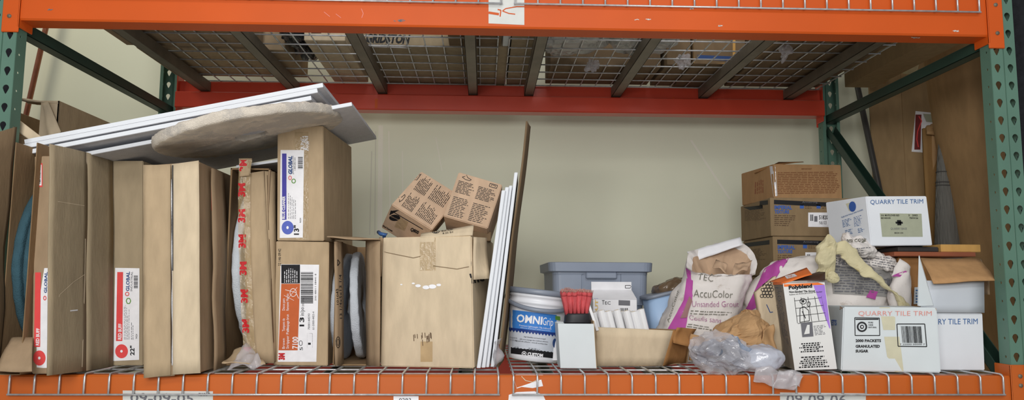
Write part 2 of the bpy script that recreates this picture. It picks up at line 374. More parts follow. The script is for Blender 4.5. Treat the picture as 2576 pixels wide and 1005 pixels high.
def beam(front_, zt, m, label, marks):
    """step beam; zt is its top. front beams face -Y, rear beams are turned round"""
    y0, y1 = (0.0, .072) if front_ else (1.112, 1.04); dr = 1 if front_ else -1
    t = thing('load_beam', label, 'beam', (0, min(y0, y1), zt-.117), 'orange load beams of the rack')
    yi = y0+dr*.040; XE = XC+(.014 if front_ else 0); L = XE-.002; zb = zt-.117; zs = zt-.050
    prof = [(y0+dr*.004, zb), (y0, zb+.005), (y0, zt-.005), (y0+dr*.004, zt), (yi, zt), (yi, zs+.004), (yi+dr*.003, zs), (y1-dr*.004, zs), (y1, zs-.004), (y1, zb+.004), (y1-dr*.004, zb)]
    mb = MB(); n = len(prof); vs = [(x, y, z) for x in (-L, L) for y, z in prof]
    fs = [(i, (i+1) % n, n+(i+1) % n, n+i) for i in range(n)]+[tuple(range(n)), tuple(range(n, 2*n))[::-1]]
    mb.add(vs, fs, m); body = mb.build('beam_body', t)
    for s in (-1, 1):
        mb = MB(); yo = y0-dr*.006; zc0, zc1 = zb-.042, zt+.03
        xi = s*(XE-.006); xo = s*(XE+.040)
        ya, yb = sorted((yo, yo+dr*.006)); xa, xb = sorted((xi, xo)); mb.bx((xa, ya, zc0+.006), (xb, yb, zc1), m, .002)
        xa, xb = sorted((xi, xi+s*.004)); ya, yb = sorted((yo, y0+dr*.062)); mb.bx((xa, ya, zc0+.02), (xb, yb, zc1), m, .0015)
        c = mb.build('end_connector', t)
        for zz in (zc1-.03, zc1-.055, zc0+.05):
            mb = MB(); mb.tube([(s*(XE+.019), yo-dr*.003, zz), (s*(XE+.019), yo+dr*.01, zz)], .0055, CHAN, 10); mb.build('rivet', c)
    if marks: marks(t, body)
    return t
TAG = mat('grey_white_tag', (205, 206, 202), .45, .05, 30)
def marks_low(t, body):
    p = Print(body); p.quad([(309, 981), (536, 983), (536, 1045), (309, 1045)], TAG, 1); p.text('09-09-05', (328, 1011), (487, 1013), 24, GRY, bold=.012); p.lines([(500, 985), (530, 985), (530, 997), (500, 997)], 2, GRY, 1, .3, word=5); p.done('location_tag', t, 'grey-white location tag reading 09-09-05')
    p = Print(body); p.quad([(990, 995), (1053, 995), (1053, 1040), (990, 1040)], WS, 1); p.text('0293', (1004, 1010), (1034, 1010), 10, BLK); p.done('price_tag', t, 'small white tag with digits')
    p = Print(body); p.quad([(1962, 986), (2178, 988), (2178, 1045), (1962, 1045)], TAG, 1); p.text('09-09-06', (1978, 1014), (2128, 1016), 24, GRY, bold=.012); p.done('location_tag', t, 'grey-white location tag reading 09-09-06')
    p = Print(body); p.poly([(1297, 942), (1345, 936), (1366, 938), (1362, 955), (1366, 970), (1340, 975), (1312, 972), (1300, 976), (1294, 958)], WP)
    p.poly([(1280, 992), (1300, 985), (1345, 983), (1366, 992), (1372, 1005), (1372, 1040), (1276, 1040)], WP); p.strip([(1312, 946), (1322, 956), (1340, 960), (1356, 952)], 1.6, TAPEY, 2); p.done('torn_label', t, 'torn white paper label')
def marks_up(t, body):
    p = Print(body); p.quad([(1229, -20), (1319, -20), (1319, 63), (1229, 59)], TAG, 1)
    p.strip([(1229, 32), (1255, 36)], 6, ORG, 2); p.strip([(1252, 24), (1260, 26), (1258, 42)], 3, ORG, 2); p.strip([(1319, 17), (1300, 17), (1272, 22), (1264, 28), (1280, 34), (1296, 36)], 2.6, ORG, 2); p.done('peeled_tag', t, 'peeling grey-white tag')
    p = Print(body); rnd = random.Random(5)
    for x, y, w in ((990, 51, 22), (1000, 49, 10), (1596, 48, 40), (118, 22, 10), (2395, 76, 16), (1735, 20, 3), (1806, 63, 3), (2290, 92, 28)):
        for k in range(5): xx = x+rnd.random()*w; p.strip([(xx, y+rnd.random()*4), (xx+4+rnd.random()*5, y+rnd.random()*3)], 1.6, TAG if x > 1100 else GRY)
    p.strip([(909, 22), (914, 34), (910, 45)], 1.5, PINK); p.strip([(815, 30), (830, 42)], 1.2, PINK); p.strip([(845, 35), (858, 45)], 1.2, PINK); p.done('paint_scuffs', t, 'scuffs and chips in the paint')
beam(True, 0-.003, ORG2, 'orange lower front beam carrying the shelf of boxes', marks_low)
beam(True, ZU-.003, ORG, 'orange upper front beam across the top of the photo', marks_up)
beam(False, 0-.003, REDP, 'red-orange lower rear beam behind the shelf of boxes', None)
def marks_rear(t, body):
    p = Print(body); p.strip([(1692, 245), (1722, 281)], 4, ORG); p.strip([(947, 248), (946, 272)], 7, ORG); p.done('paint_scuffs', t, 'bright scratches in the red paint')
beam(False, ZU-.003, REDP, 'red-orange upper rear beam under the mesh deck', marks_rear)

def deck(x0, z, nx, label, chs, chm, grp):
    t = thing('wire_deck', label, 'wire deck', (x0+.667, .55, z), grp); w = .0027; x1 = x0+.0635*(nx-1)
    mb = MB()
    for i in range(nx):
        x = x0+.0635*i; pts = [(x, -.010, z-.052), (x, -.010, z-.006), (x, -.005, z), (x, .001, z+.0015), (x, 1.112, z+.0015), (x, 1.119, z-.005), (x, 1.121, z-.05)]
        mb.tube(pts, w, WIRE, 6)
    for k in range(11): y = .037+.102*k; mb.tube([(x0-.003, y, z-.0035), (x1+.003, y, z-.0035)], w, WIRE, 6)
    mb.tube([(x0-.004, -.0105, z-.052), (x1+.004, -.0105, z-.052)], w, WIRE, 6); mb.tube([(x0-.004, 1.1215, z-.048), (x1+.004, 1.1215, z-.048)], w, WIRE, 6)
    mb.build('wire_grid', t)
    for x in chs:
        mb = MB(); a, b = .044, 1.066; zz = z-.0075; hh = .040
        mb.bx((x-.019, a, zz-hh), (x+.019, b, zz-hh+.0025), chm, .0005); mb.bx((x-.019, a, zz-hh), (x-.0165, b, zz), chm, .0005); mb.bx((x+.0165, a, zz-hh), (x+.019, b, zz), chm, .0005)
        mb.build('support_channel', t)
XG = -.019
CL = (-1.236, -.871, -.508, -.132); CR = (.101, .468, .839, 1.204)
for z, nm in ((0, 'lower'), (ZU, 'upper')):
    deck(XG-.020-.0635*20, z, 21, 'galvanised wire mesh deck, left half of the %s shelf' % nm, CL, CHAN, 'wire decks of the rack')
    deck(XG+.020, z, 22, 'galvanised wire mesh deck, right half of the %s shelf' % nm, CR, CHAN, 'wire decks of the rack')

# ================================================================ GOODS ON THE LOWER SHELF, LEFT TO RIGHT
def sheet_box(mb, x0, x1, y0, y1, z0, z1, m, t=.005, sides='LRBFDT'):
    if 'L' in sides: mb.bx((x0, y0, z0), (x0+t, y1, z1), m, .001)
    if 'R' in sides: mb.bx((x1-t, y0, z0), (x1, y1, z1), m, .001)
    if 'B' in sides: mb.bx((x0, y1-t, z0), (x1, y1, z1), m, .001)
    if 'D' in sides: mb.bx((x0, y0, z0), (x1, y1, z0+t), m, .001)
    if 'T' in sides: mb.bx((x0, y0, z1-t), (x1, y1, z1), m, .001)
    return mb
Z0 = .0045       # top of the wires
# --- far-left open carton with teal pads
t = thing('open_carton', 'open brown pad carton at far left with teal pads inside', 'box', (-1.37, .38, Z0), 'cartons of floor pads')
xw0 = P(12, 700, -.07).x; xw1 = P(69, 700, -.07).x; mb = MB(); sheet_box(mb, xw0, xw1, -.07, .53, Z0, .60, KIN, .0025, sides='LRBD'); mb.build('carton_body', t)
mb = MB(); mb.quad((xw0, -.072, .015), P(-16, 930, -.13), P(-16, 335, -.13), (xw0, -.072, .64), .004, K4, (6, 12), .010, 6); mb.build('side_flap', t)
mb = MB(); mb.quad(P(28, 848, -.06), P(80, 846, -.06), P(78, 930, -.12), P(-10, 932, -.12), .004, K2, (8, 5), .018, 14, 3); mb.build('bottom_flap', t)
mb = MB(); mb.quad(P(18, 312, .06), P(36, 292, .07), P(112, 350, .08), P(98, 368, .08), .008, K3, (8, 2), .006, 20, 2); mb.build('torn_top_flap', t)
for k, (x, dz) in enumerate(((xw0+.0145, 0), (xw1-.0145, .004))):
    mb = MB(); mb.disc((x, .225, .285+Z0+dz), (1, .0, .0), .28, .023, mat('teal_pad', (56, 88, 100), .95, .12, 30, .8, 300), seed=k, warp=.003)
    mb.build('cleaning_pad', base=(x, .225, .01), label='teal round floor pad standing in the far-left carton, %s of the two' % ('outer left' if k == 0 else 'inner right'), cat='cleaning pad', group='teal pads in the open carton')
# --- tall carton beyond the frame
t = thing('tall_carton', 'tall torn-topped brown carton behind the left upright and white panels', 'box', (-1.56, .7, ZF))
mb = MB(); sheet_box(mb, -1.68, -1.442, .37, .86, ZF, .815, K1, .006, 'LRBFD')
mb.bx((-1.68, .37, ZF), (-1.62, .376, .80), K2, .001); mb.bx((-1.50, .37, ZF), (-1.442, .376, .815), K3, .001); mb.bx((-1.62, .37, ZF), (-1.50, .376, .70), K4, .001); mb.build('carton_body', t)
mb = MB(); mb.quad(P(104, 258, .35), P(120, 255, .35), P(150, 330, .345), P(122, 350, .345), .006, K3, (3, 8), .012, 18, 5); mb.build('torn_strip', t)
mb = MB(); mb.quad(P(50, 250, .36), P(146, 262, .37), P(140, 268, .5), P(70, 262, .5), .005, K3, (5, 4), .008, 15, 6); mb.build('top_flap', t)
# --- carton A
def buff_label(body, parent, x0, y0, x1, y1, full=True, clip=None):
    """white pad label with red bar; the writing runs upwards; x1 is the full right edge"""
    p = Print(body); h = y1-y0; w = x1-x0; xr = clip or x1
    def X(u): return x0+w*u
    def Y(v): return y0+h*v
    p.quad([(x0+3, y0), (xr, y0+1), (xr-1, y1-3), (x0-2, y1)], WS, 1, (2, 2))
    p.quad([(X(.13), Y(.045)), (X(.36), Y(.045)), (X(.33), Y(.785)), (X(.08), Y(.785))], LRED, 2)
    p.text('RED BUFF', (X(.29), Y(.77)), (X(.31), Y(.60)), w*.13, WS, bold=.03, lv=3)
    p.disc(X(.30), Y(.895), w*.25, h*.075, LRED, 2, 28)
    p.disc(X(.30), Y(.895), w*.05, h*.015, WS, 3, 10)
    if full:
        p.text('GLOBAL', (X(.60), Y(.25)), (X(.62), Y(.04)), w*.13, NAVY, bold=.03); p.text('INDUSTRIAL', (X(.72), Y(.25)), (X(.74), Y(.04)), w*.075, GRY, bold=.01)
        p.ring(X(.52), Y(.28), w*.07, h*.02, 2, LRED, 2, 10)
        p.barcode([(X(.78), Y(.22)), (X(.78), Y(.08)), (X(.94), Y(.08)), (X(.94), Y(.22))], BLK, 16)
        p.lines([(X(.38), Y(.77)), (X(.38), Y(.40)), (X(.62), Y(.40)), (X(.62), Y(.77))], 5, GRY, 1, .3, word=7); p.lines([(X(.66), Y(.77)), (X(.66), Y(.56)), (X(.78), Y(.56)), (X(.78), Y(.77))], 2, GRY, 4, .35, word=7)
        p.ring(X(.57), Y(.355), w*.09, h*.032, 2.2, GREEN, 2, 6); p.text('22"', (X(.80), Y(.94)), (X(.80), Y(.835)), w*.16, BLK, bold=.03); p.text('9424', (X(.92), Y(.76)), (X(.92), Y(.71)), w*.07, BLK)
    else:
        p.text('GLOBAL', (X(.60), Y(.25)), (X(.62), Y(.04)), w*.11, NAVY, bold=.03); p.ring(X(.52), Y(.30), w*.05, h*.02, 2, LRED, 2, 10)
    p.done('product_label', parent, 'white label with red bar reading RED BUFF')
tA = thing('pad_carton', 'brown pad carton, leftmost showing a red-barred label, behind a swung flap', 'box', (-1.2, .33, Z0), 'cartons of floor pads')
F = flat(front((87, 392), (160, 392), (156, 936), (80, 937), -.045, -.04), Z0); mb = MB(); prism(mb, F, (0, .57, 0), K2); bA = mb.build('carton_body', tA)
buff_label(bA, tA, 81, 673, 143, 926, False, 142)
p = Print(bA); p.rect(93, 410, 107, 470, LRED, 1); p.rect(95, 414, 105, 466, WS, 2); p.barcode([(98, 462), (98, 420), (103, 420), (103, 462)], BLK, 12, lv=3); p.done('barcode_sticker', tA, 'white barcode sticker with red edge')
# --- carton B with its flap
tB = thing('pad_carton', 'brown pad carton with RED BUFF label, its big left flap swung forward', 'box', (-1.1, .5, Z0), 'cartons of floor pads')
F = flat(front((282, 404), (360, 404), (360, 918), (280, 919), .165, .17), Z0); mb = MB(); prism(mb, F, (0, .56, 0), K5); bB = mb.build('carton_body', tB)
buff_label(bB, tB, 287, 673, 351, 907)
a = P(281, 405, .155); b = P(281, 921, .155); m1 = P(216, 383, .03); m2 = P(214, 932, .03); c = P(124, 362, -.135); d = P(117, 944, -.135)
mb = MB(); mb.quad(d, m2, m1, c, .004, K5, (8, 12), .005, 5, 1); mb.quad(m2, b, a, m1, .004, K5, (5, 12), .003, 5, 1); fl = mb.build('side_flap', tB)
p = Print(fl); p.strip([(218, 384), (214, 620), (213, 700), (206, 922)], 2.5, K3, 1); p.strip([(212, 690), (185, 708), (150, 740), (110, 785)], 1.5, K3, 1); p.strip([(124, 504), (150, 507), (212, 517)], 1.3, K3, 1); p.strip([(176, 781), (195, 779)], 3, WS, 1); p.done('crease', fl)
# --- carton C
tC = thing('pad_carton', 'light tan pad carton whose front flaps meet at a taped seam', 'box', (-.92, .2, Z0), 'cartons of floor pads')
F = flat(front((364, 416), (502, 406), (506, 937), (366, 946), -.02, .0), Z0-.001); mb = MB()
e = P(560, 425, .5); prism(mb, F, (.0, .56, 0), K2); bC = mb.build('carton_body', tC)
mb = MB(); mb.quad(P(363, 950, -.028), P(430, 942, -.028), P(430, 414, -.028), P(362, 415, -.028), .004, K1, (6, 14), .003, 9, 2); f1 = mb.build('front_flap', tC)
mb = MB(); mb.quad(P(436, 941, -.026), P(505, 937, -.026), P(501, 404, -.024), P(433, 413, -.026), .004, K3, (6, 14), .003, 9, 3); f2 = mb.build('front_flap', tC)
mb = MB(); mb.quad(P(373, 948, -.022), P(440, 944, -.022), P(438, 912, -.022), P(373, 915, -.022), .004, K2, (5, 4), .008, 15, 5); mb.build('bottom_flap', tC)
p = Print(f2); p.rect(433, 415, 436, 680, BLK, 1, (1, 8)); p.done('seam', f2)
mb = MB(); mb.tube([P(431.5+.004*(y-414), y, -.031) for y in range(450, 925, 12)], [.0012+.0008*math.sin(y) for y in range(450, 925, 12)], SHEEN, 6); mb.build('seam_tape', tC, label='shiny tape edge')
# --- carton D, open, with a white pad and logo tape
tD = thing('open_carton', 'half-open tan carton taped with red-lettered clear tape, white pad inside', 'box', (-.73, .4, Z0), 'cartons of floor pads')
x0 = P(562, 700, .17).x+.006; x1 = P(676, 700, .2).x
mb = MB(); sheet_box(mb, x0, x1, .17, .74, Z0, .574, KIN, .005, 'LBDT'); mb.bx((x1-.005, .17, Z0), (x1, .74, .574), K2, .001); bD = mb.build('carton_body', tD)
mb = MB(); mb.quad(P(537, 932, .06), P(567, 915, .165), P(565, 437, .165), P(531, 423, .06), .004, K2, (4, 14), .006, 9, 4); lf = mb.build('side_flap', tD)
p = Print(lf); p.rect(520, 462, 525, 530, RED); p.done('red_print', tD)
mb = MB(); mb.quad(P(622, 912, .15), P(690, 912, .165), P(664, 430, .165), P(612, 438, .15), .005, K1, (7, 16), .004, 12, 7)
mb.quad(P(680, 908, .168), P(696, 908, .19), P(690, 432, .19), P(664, 430, .168), .004, K1, (2, 12), .002, 12, 8); rf = mb.build('front_flap', tD)
p = Print(rf); p.strip([(672, 440), (675, 560), (682, 700), (688, 860)], 2, K4); p.done('fold_line', rf)
mb = MB(); n = 40; L_ = [(606, 400, 1), (604, 440, 1), (602, 540, 1), (603, 640, 1), (605, 740, 1), (612, 840, 1), (618, 918, 1)]
ctr = ease([(617, 402, 0), (612, 440, 0), (611, 540, 0), (613, 640, 0), (617, 740, 0), (622, 840, 0), (628, 918, 0)], 10); vs = []
for i, (x, y, _) in enumerate(ctr):
    for k in range(5): q = P(x-12+k*7.5, y, .138); vs.append(q+V(0, .006*noise.noise(V(k*.7, y*.03, 2)), 0))
fs = [(i*5+k, (i+1)*5+k, (i+1)*5+k+1, i*5+k+1) for i in range(len(ctr)-1) for k in range(4)]
mb.add(vs, fs, TAPE, True); tp = mb.build('logo_tape', tD, label='clear tape printed with red logos')
p = Print(tp, .0008)
for y in (415, 478, 543, 607, 675, 745, 820, 890):
    x = [c for c in ctr if c[1] >= y-4][0][0]; p.text('3M', (x+5, y+16), (x+5, y-18), 17, RED, bold=.05, lv=1)
p.done('logo_print', tp)
blob_rows = [(882, 566, 640, .01, 0), (895, 560, 660, .02, 0), (915, 560, 668, .02, 0)]
mb = MB(); mb.quad(P(558, 920, .05), P(668, 918, .06), P(640, 880, .17), P(592, 882, .17), .004, K1, (14, 8), .02, 22, 3); mb.build('bottom_flap', tD)
mb = MB(); mb.quad(P(570, 924, .04), P(666, 920, .045), P(640, 880, .10), P(620, 862, .12), .001, CLEAR, (16, 10), .02, 40, 8); mb.build('tape_tail', tD)
mb = MB(); mb.quad(P(603, 445, .136), P(628, 442, .136), P(634, 398, .15), P(601, 398, .14), .002, K1, (5, 5), .008, 30, 3); mb.build('torn_tape_end', tD)
mb = MB(); xx = P(590, 690, .18).x; mb.disc((xx+.006, .455, .287+Z0), (1, -.02, .03), .272, .026, mat('white_pad', (212, 220, 228), .95, .05, 40, .7, 300), seed=3)
mb.build('cleaning_pad', base=(xx, .45, .01), label='white round floor pad bulging out of the half-open taped carton', cat='cleaning pad')
# --- brown stripper carton (below) and blue cleaner carton (above)
tE = thing('stripper_pad_carton', 'tan carton with orange, black and white label, under the blue-label carton', 'box', (-.62, .35, Z0), 'cartons of floor pads')
F = flat(front((694, 606), (828, 608), (824, 925), (687, 922), .185, .165), Z0); mb = MB(); prism(mb, F, (0, .345, 0), K1); bE = mb.build('carton_body', tE)
ZE = F[0].z
p = Print(bE); p.quad([(706, 664), (803, 665), (796, 909), (699, 909)], WS, 1, (2, 2)); p.quad([(708, 665), (755, 665), (755, 712), (708, 712)], BLK, 2)
p.quad([(708, 713), (755, 713), (749, 880), (701, 880)], BORANGE, 2); p.lines([(714, 710), (714, 668), (750, 668), (750, 710)], 7, WS, 2, .35, 3, 8)
p.text('3M', (716, 904), (716, 887), 14, RED, bold=.06, lv=3); p.text('7100', (750, 876), (750, 846), 14, WS, lv=3, bold=.02)
for (xx, ya, yb, s) in ((717, 876, 850, 'Brown'), (727, 876, 822, 'Stripper Pads'), (717, 832, 800, 'Tampons de'), (727, 832, 790, 'décapage brun'), (717, 780, 750, 'Discos para'), (727, 780, 738, 'Remover Marrón')):
    p.text(s, (xx, ya), (xx, yb), 6.5, WS, lv=3)
p.barcode([(757, 762), (757, 682), (788, 682), (788, 762)], BLK, 26, 5, 2); p.text('500 48011 08441 8', (796, 755), (796, 688), 4, BLK)
p.text('13', (765, 820), (765, 797), 11, BLK, bold=.03); p.text('in/po', (765, 793), (765, 772), 10, BLK); p.text('330 mm', (765, 770), (765, 750), 5, BLK); p.text('5', (762, 880), (762, 872), 8, BLK); p.text('1', (782, 866), (782, 861), 7, BLK)
p.text('7000144593', (780, 828), (780, 788), 5, BLK); p.text('61-5000-4453-4', (791, 828), (791, 783), 5, BLK); p.ring(757, 862, 4, 6, 1.2, BLK, 2, 14); p.strip([(773, 874), (773, 838), (786, 838), (786, 874), (773, 874)], 1, BLK)
p.ring(738, 735, 8, 10, 1.3, WS, 3, 16); p.strip([(718, 728), (745, 735), (752, 750)], 1.2, WS, 3); p.strip([(725, 750), (748, 722)], .8, WS, 3); p.strip([(715, 742), (740, 755)], .8, WS, 3)
p.done('product_label', tE, 'white label with orange and black panels')
p = Print(bE); p.text('22 146 09:42', (707, 668), (707, 625), 7, BLK); p.done('printed_date', tE)
tF = thing('cleaner_pad_carton', 'tall brown carton with blue-barred label, stacked on the stripper carton', 'box', (-.6, .35, ZE), 'cartons of floor pads')
F = flat(front((698, 318), (813, 316), (815, 604), (697, 603), .185, .18), ZE+.0015); mb = MB(); prism(mb, F, (F[1]-F[0]).cross(V(0, 0, 1)).normalized()*-.35+V(.012, 0, 0), K1); bF = mb.build('carton_body', tF); ZFt = F[0].z
p = Print(bF); p.rect(742, 318, 776, 376, TAPE, 1, (1, 3)); p.rect(742, 376, 776, 602, TAPE, 1, (1, 4)); p.done('packing_tape', tF)
p = Print(bF); rnd = random.Random(3)
for k in range(90):
    x = 755+rnd.random()*20; y = 342+rnd.random()*36; p.strip([(x, y), (x+2+rnd.random()*3, y+rnd.random()*3-1.5)], 1.2, WS, 2)
p.done('scuffed_tape', tF, 'white scuffs in the tape')
p = Print(bF, .0009); p.quad([(706, 377), (765, 377), (762, 597), (704, 598)], WS, 1, (2, 2)); p.rect(710, 386, 721, 552, PUR, 2); p.text('BLUE CLEANER', (717, 550), (718, 493), 7, WS, bold=.03, lv=3)
p.disc(724, 572, 15, 17, PADB, 2, 26); p.disc(724, 572, 3, 4, WS, 3, 10); p.text('13"', (752, 590), (752, 566), 12, BLK, bold=.03)
p.text('GLOBAL', (735, 438), (735, 392), 9, NAVY, bold=.05, shear=.2); p.ring(730, 447, 3.5, 5, 1.6, LRED, 2, 10); p.text('globalindustrial.com', (739, 438), (739, 392), 3.5, GRY); p.text('1-800-645-1232', (744, 428), (744, 396), 4, BLK)
p.barcode([(750, 424), (750, 393), (762, 393), (762, 424)], BLK, 15, 8); p.ring(739, 455, 5, 5.5, 2, GREEN, 2, 6); p.lines([(724, 550), (724, 480), (746, 480), (746, 550)], 5, GRY, 3, .25, word=8); p.text('96354', (758, 560), (758, 548), 4, BLK)
p.done('product_label', tF, 'white label with violet bar reading BLUE CLEANER')
# --- open carton with two pale pads
tG = thing('open_carton', 'small open carton with two pale grey pads, right of the stripper carton', 'box', (-.45, .38, Z0), 'cartons of floor pads')
xa = P(836, 760, .17).x+.006; xb = P(951, 760, .17).x; zt = P(900, 606, .17).z
mb = MB(); sheet_box(mb, xa, xb, .17, .53, Z0, zt, KIN, .004, 'LBD'); mb.bx((xb-.004, .17, Z0), (xb, .53, zt), K2, .001); bG = mb.build('carton_body', tG)
mb = MB(); mb.quad(P(842, 920, .125), P(862, 912, .17), P(860, 608, .17), P(841, 607, .125), .004, K2, (3, 10), .002, 9); lf = mb.build('side_flap', tG)
p = Print(lf); p.text('13 1/4x5x13 1/4', (860, 800), (858, 690), 6, BLK); p.text('101042', (851, 765), (850, 725), 5, BLK); p.ring(851, 660, 4, 9, 1.6, BLK, 1, 3); p.ring(850, 860, 5, 14, 1.4, BLK, 1, 18); p.ring(850, 860, 3, 8, 1, BLK, 1, 18); p.done('printed_marks', lf)
mb = MB(); mb.quad(P(822, 598, .10), P(956, 602, .10), P(950, 606, .30), P(838, 603, .30), .004, K2, (8, 3), .006, 12, 1); mb.build('top_flap', tG)
mb = MB(); mb.quad(P(924, 917, .165), P(956, 921, .11), P(958, 606, .11), P(923, 604, .165), .004, K2, (3, 10), .003, 9, 2); mb.build('side_flap', tG)
GP = mat('pale_grey_pad', (190, 196, 204), .95, .06, 40, .7, 300)
for k, (px, tl, dy) in enumerate(((884, -.01, .0), (912, .07, -.012))):
    xx = P(px, 760, .35).x-(.018 if k == 0 else .006)
    mb = MB(); mb.disc((xx, .35+dy, .166+Z0+(.004 if k else 0)), (1, -.03 if k == 0 else .05, tl), .163, .024, GP, n=60, seed=5+k)
    mb.build('cleaning_pad', base=(xx, .35, .01), label='pale grey round floor pad, %s in the small open carton' % ('upright on the left' if k == 0 else 'leaning on the right'), cat='cleaning pad', group='pale pads in the small open carton')
# --- big carton
tH = thing('large_carton', 'large plain tan carton with torn top flaps, supporting two small printed cartons', 'box', (-.22, .3, Z0))
F = flat(front((962, 597), (1186, 592), (1193, 929), (957, 924), .15, .10), Z0); mb = MB(); ex = back_to(F, 1238, 905, .44); prism(mb, F, ex, K3, .003); bH = mb.build('carton_body', tH); ZH = F[0].z
p = Print(bH); p.text('Inc', (1186, 712), (1218, 705), 24, BLK, bold=.03); p.disc(1190, 662, 5, 10, BLK, 1, 10); p.done('printed_lettering', tH)
p = Print(bH); p.rect(1056, 597, 1096, 680, TAPE, 1, (2, 6)); p.done('packing_tape', tH); p = Print(bH); p.rect(1058, 858, 1088, 922, mat('brown_tape_mark', (188, 160, 118), .5, .1, 30), 1, (2, 4)); p.done('packing_tape', tH, 'brown stained tape remnant low on the front')
p = Print(bH); rnd = random.Random(9)
for x, y, r in ((1010, 715, 3), (1040, 712, 4), (1052, 718, 7), (1072, 722, 9), (1088, 720, 10), (1104, 716, 6)): p.disc(x, y, r, r*.55, WS, 2, 12)
p.strip([(958, 632), (1000, 640), (1040, 648), (1058, 644)], 1.6, K4, 2); p.strip([(1090, 668), (1150, 676), (1180, 670)], 1.6, K4, 2)
for k in range(14): x = 1035+rnd.random()*55; y = 835+rnd.random()*20; p.strip([(x, y), (x+1, y+8+rnd.random()*12)], 1.6, BRN, 2)
p.done('scuffs', tH, 'white scuffs and tape marks')
mb = MB(); mb.quad(P(1058, 599, .135), P(1189, 593, .105), P(1192, 568, .125), P(1060, 588, .15), .004, K3, (8, 3), .003, 14, 2); tf = mb.build('top_flap', tH)
p = Print(tf); p.ring(1096, 582, 9, 4, 1.5, BLK, 1, 18); p.ring(1096, 582, 4, 3, 1.2, BLK, 1, 12); p.text('Box, 4280', (1112, 583), (1140, 578), 4, BLK); p.text('8.25 Ed', (1114, 589), (1140, 585), 4, BLK); p.done('printed_lettering', tf)
mb = MB(); mb.quad(P(1190, 703, .105), P(1230, 700, .13), P(1222, 598, .22), P(1190, 596, .11), .004, K3, (5, 6), .006, 14, 4); mb.build('side_flap', tH)
mb = MB(); mb.quad(P(952, 695, .155), P(960, 695, .148), P(964, 598, .148), P(956, 596, .155), .004, K2, (2, 6), .003, 14, 5); mb.build('side_flap', tH)
# --- two small printed cartons resting on it
def corner_box(t, O, a, b, c, m):
    mb = MB(); mb.ob(O, a, b, c, m, .0025, 2); return mb.build('carton_body', t)
pxm = 2.40/1939.48
def dv(x, y, dep): return rt*(x*pxm)-up*(y*pxm)+V(0, dep*pxm, 0)
KS = card('cardboard_pinkish', (196, 168, 142))
O = P(985, 514, .26)
tI = thing('small_printed_carton', 'small tilted carton, left of the pair, with its end panel reading Q800', 'box', O, 'small printed cartons on the large carton')
bI = corner_box(tI, O, dv(101, 64, -14), dv(68, -94, 78), dv(-38, 50, 92), KS)
p = Print(bI)
p.quad([(1009, 512+8), (1078, 563), (1080, 566), (1007, 523)], KS, 1) if 0 else None
def body_text(p, f, seed):
    p.lines([f(.07, .17), f(.46, .17), f(.46, .44), f(.07, .44)], 9, BLK, seed, .38, word=12); p.lines([f(.53, .17), f(.95, .17), f(.95, .46), f(.53, .46)], 9, BLK, seed+1, .38, word=12)
    p.lines([f(.07, .52), f(.44, .52), f(.44, .95), f(.07, .95)], 12, BLK, seed+2, .34, word=12); p.lines([f(.53, .54), f(.93, .54), f(.93, .95), f(.53, .95)], 11, BLK, seed+3, .34, word=12)
    for (u, w) in ((.62, .05), ): p.strip([f(u+.13, w), f(u+.3, w), f(u+.3, w+.07), f(u+.13, w+.07), f(u+.13, w)], 1.4, BLK); p.strip([f(u+.17, w+.05), f(u+.17, w+.02), f(u+.26, w+.02), f(u+.26, w+.05)], 1.2, BLK)
    p.strip([f(.12, .09), f(.2, .12), f(.3, .12), f(.33, .09), f(.24, .07), f(.2, .02), f(.16, .07), f(.12, .09)], 1.4, BLK)
def quadf(A, B, C, D):     # A start-top of the text, B along the reading direction, C opposite, D
    return lambda u, w: ((A[0]*(1-u)+B[0]*u)*(1-w)+(D[0]*(1-u)+C[0]*u)*w, (A[1]*(1-u)+B[1]*u)*(1-w)+(D[1]*(1-u)+C[1]*u)*w)
body_text(p, quadf((988, 513), (1053, 423), (1150, 482), (1085, 575)), 1); p.done('printed_lettering', tI)
p = Print(bI); p.strip([(960, 564), (984, 529), (1064, 576)], 1.8, BLK); p.disc(993, 547, 14, 8, BLK, 1, 16); p.text('Rubbermaid', (982, 543), (1003, 553), 3, KS, lv=2); p.text('Work Gourmet.', (962, 568), (987, 582), 4.5, BLK, bold=.03); p.text('Q800', (1032, 578), (1052, 588), 8, BLK, bold=.04)
p.done('printed_end_panel', tI)
p = Print(bI); p.quad([(1010, 530), (1034, 544), (1018, 580), (992, 570)], TAPE, 1, (2, 2)); p.done('packing_tape', tI)
O = P(1115, 543, .24)
tJ = thing('small_printed_carton', 'small tilted carton covered in fine print, right of the pair, beside the white tiles', 'box', O, 'small printed cartons on the large carton')
bJ = corner_box(tJ, O, dv(109, 30, 12), dv(37, -113, 31), dv(4, 38, 120), KS)
p = Print(bJ); f = quadf((1153, 431), (1262, 463), (1226, 573), (1116, 544)); body_text(p, f, 11); p.done('printed_lettering', tJ)
mb = MB(); mb.ob((P(1085, 560, .5).x, .3, ZH+.001), (.2, 0, 0), (0, .12, 0), (0, 0, .03), K4, .002); mb.build('cardboard_insert', base=(-.1, .36, ZH), label='dark folded cardboard beneath the two small printed cartons', cat='cardboard')
mb = MB(); mb.tube([P(952, 583, .3), P(958, 588, .28), P(972, 590, .27), P(966, 596, .28)], .006, mat('blue_film', (60, 96, 150), .3)); mb.build('blue_plastic_wrap', base=P(958, 590, .29), label='scrap of blue plastic peeking out under the Q800 carton', cat='plastic')
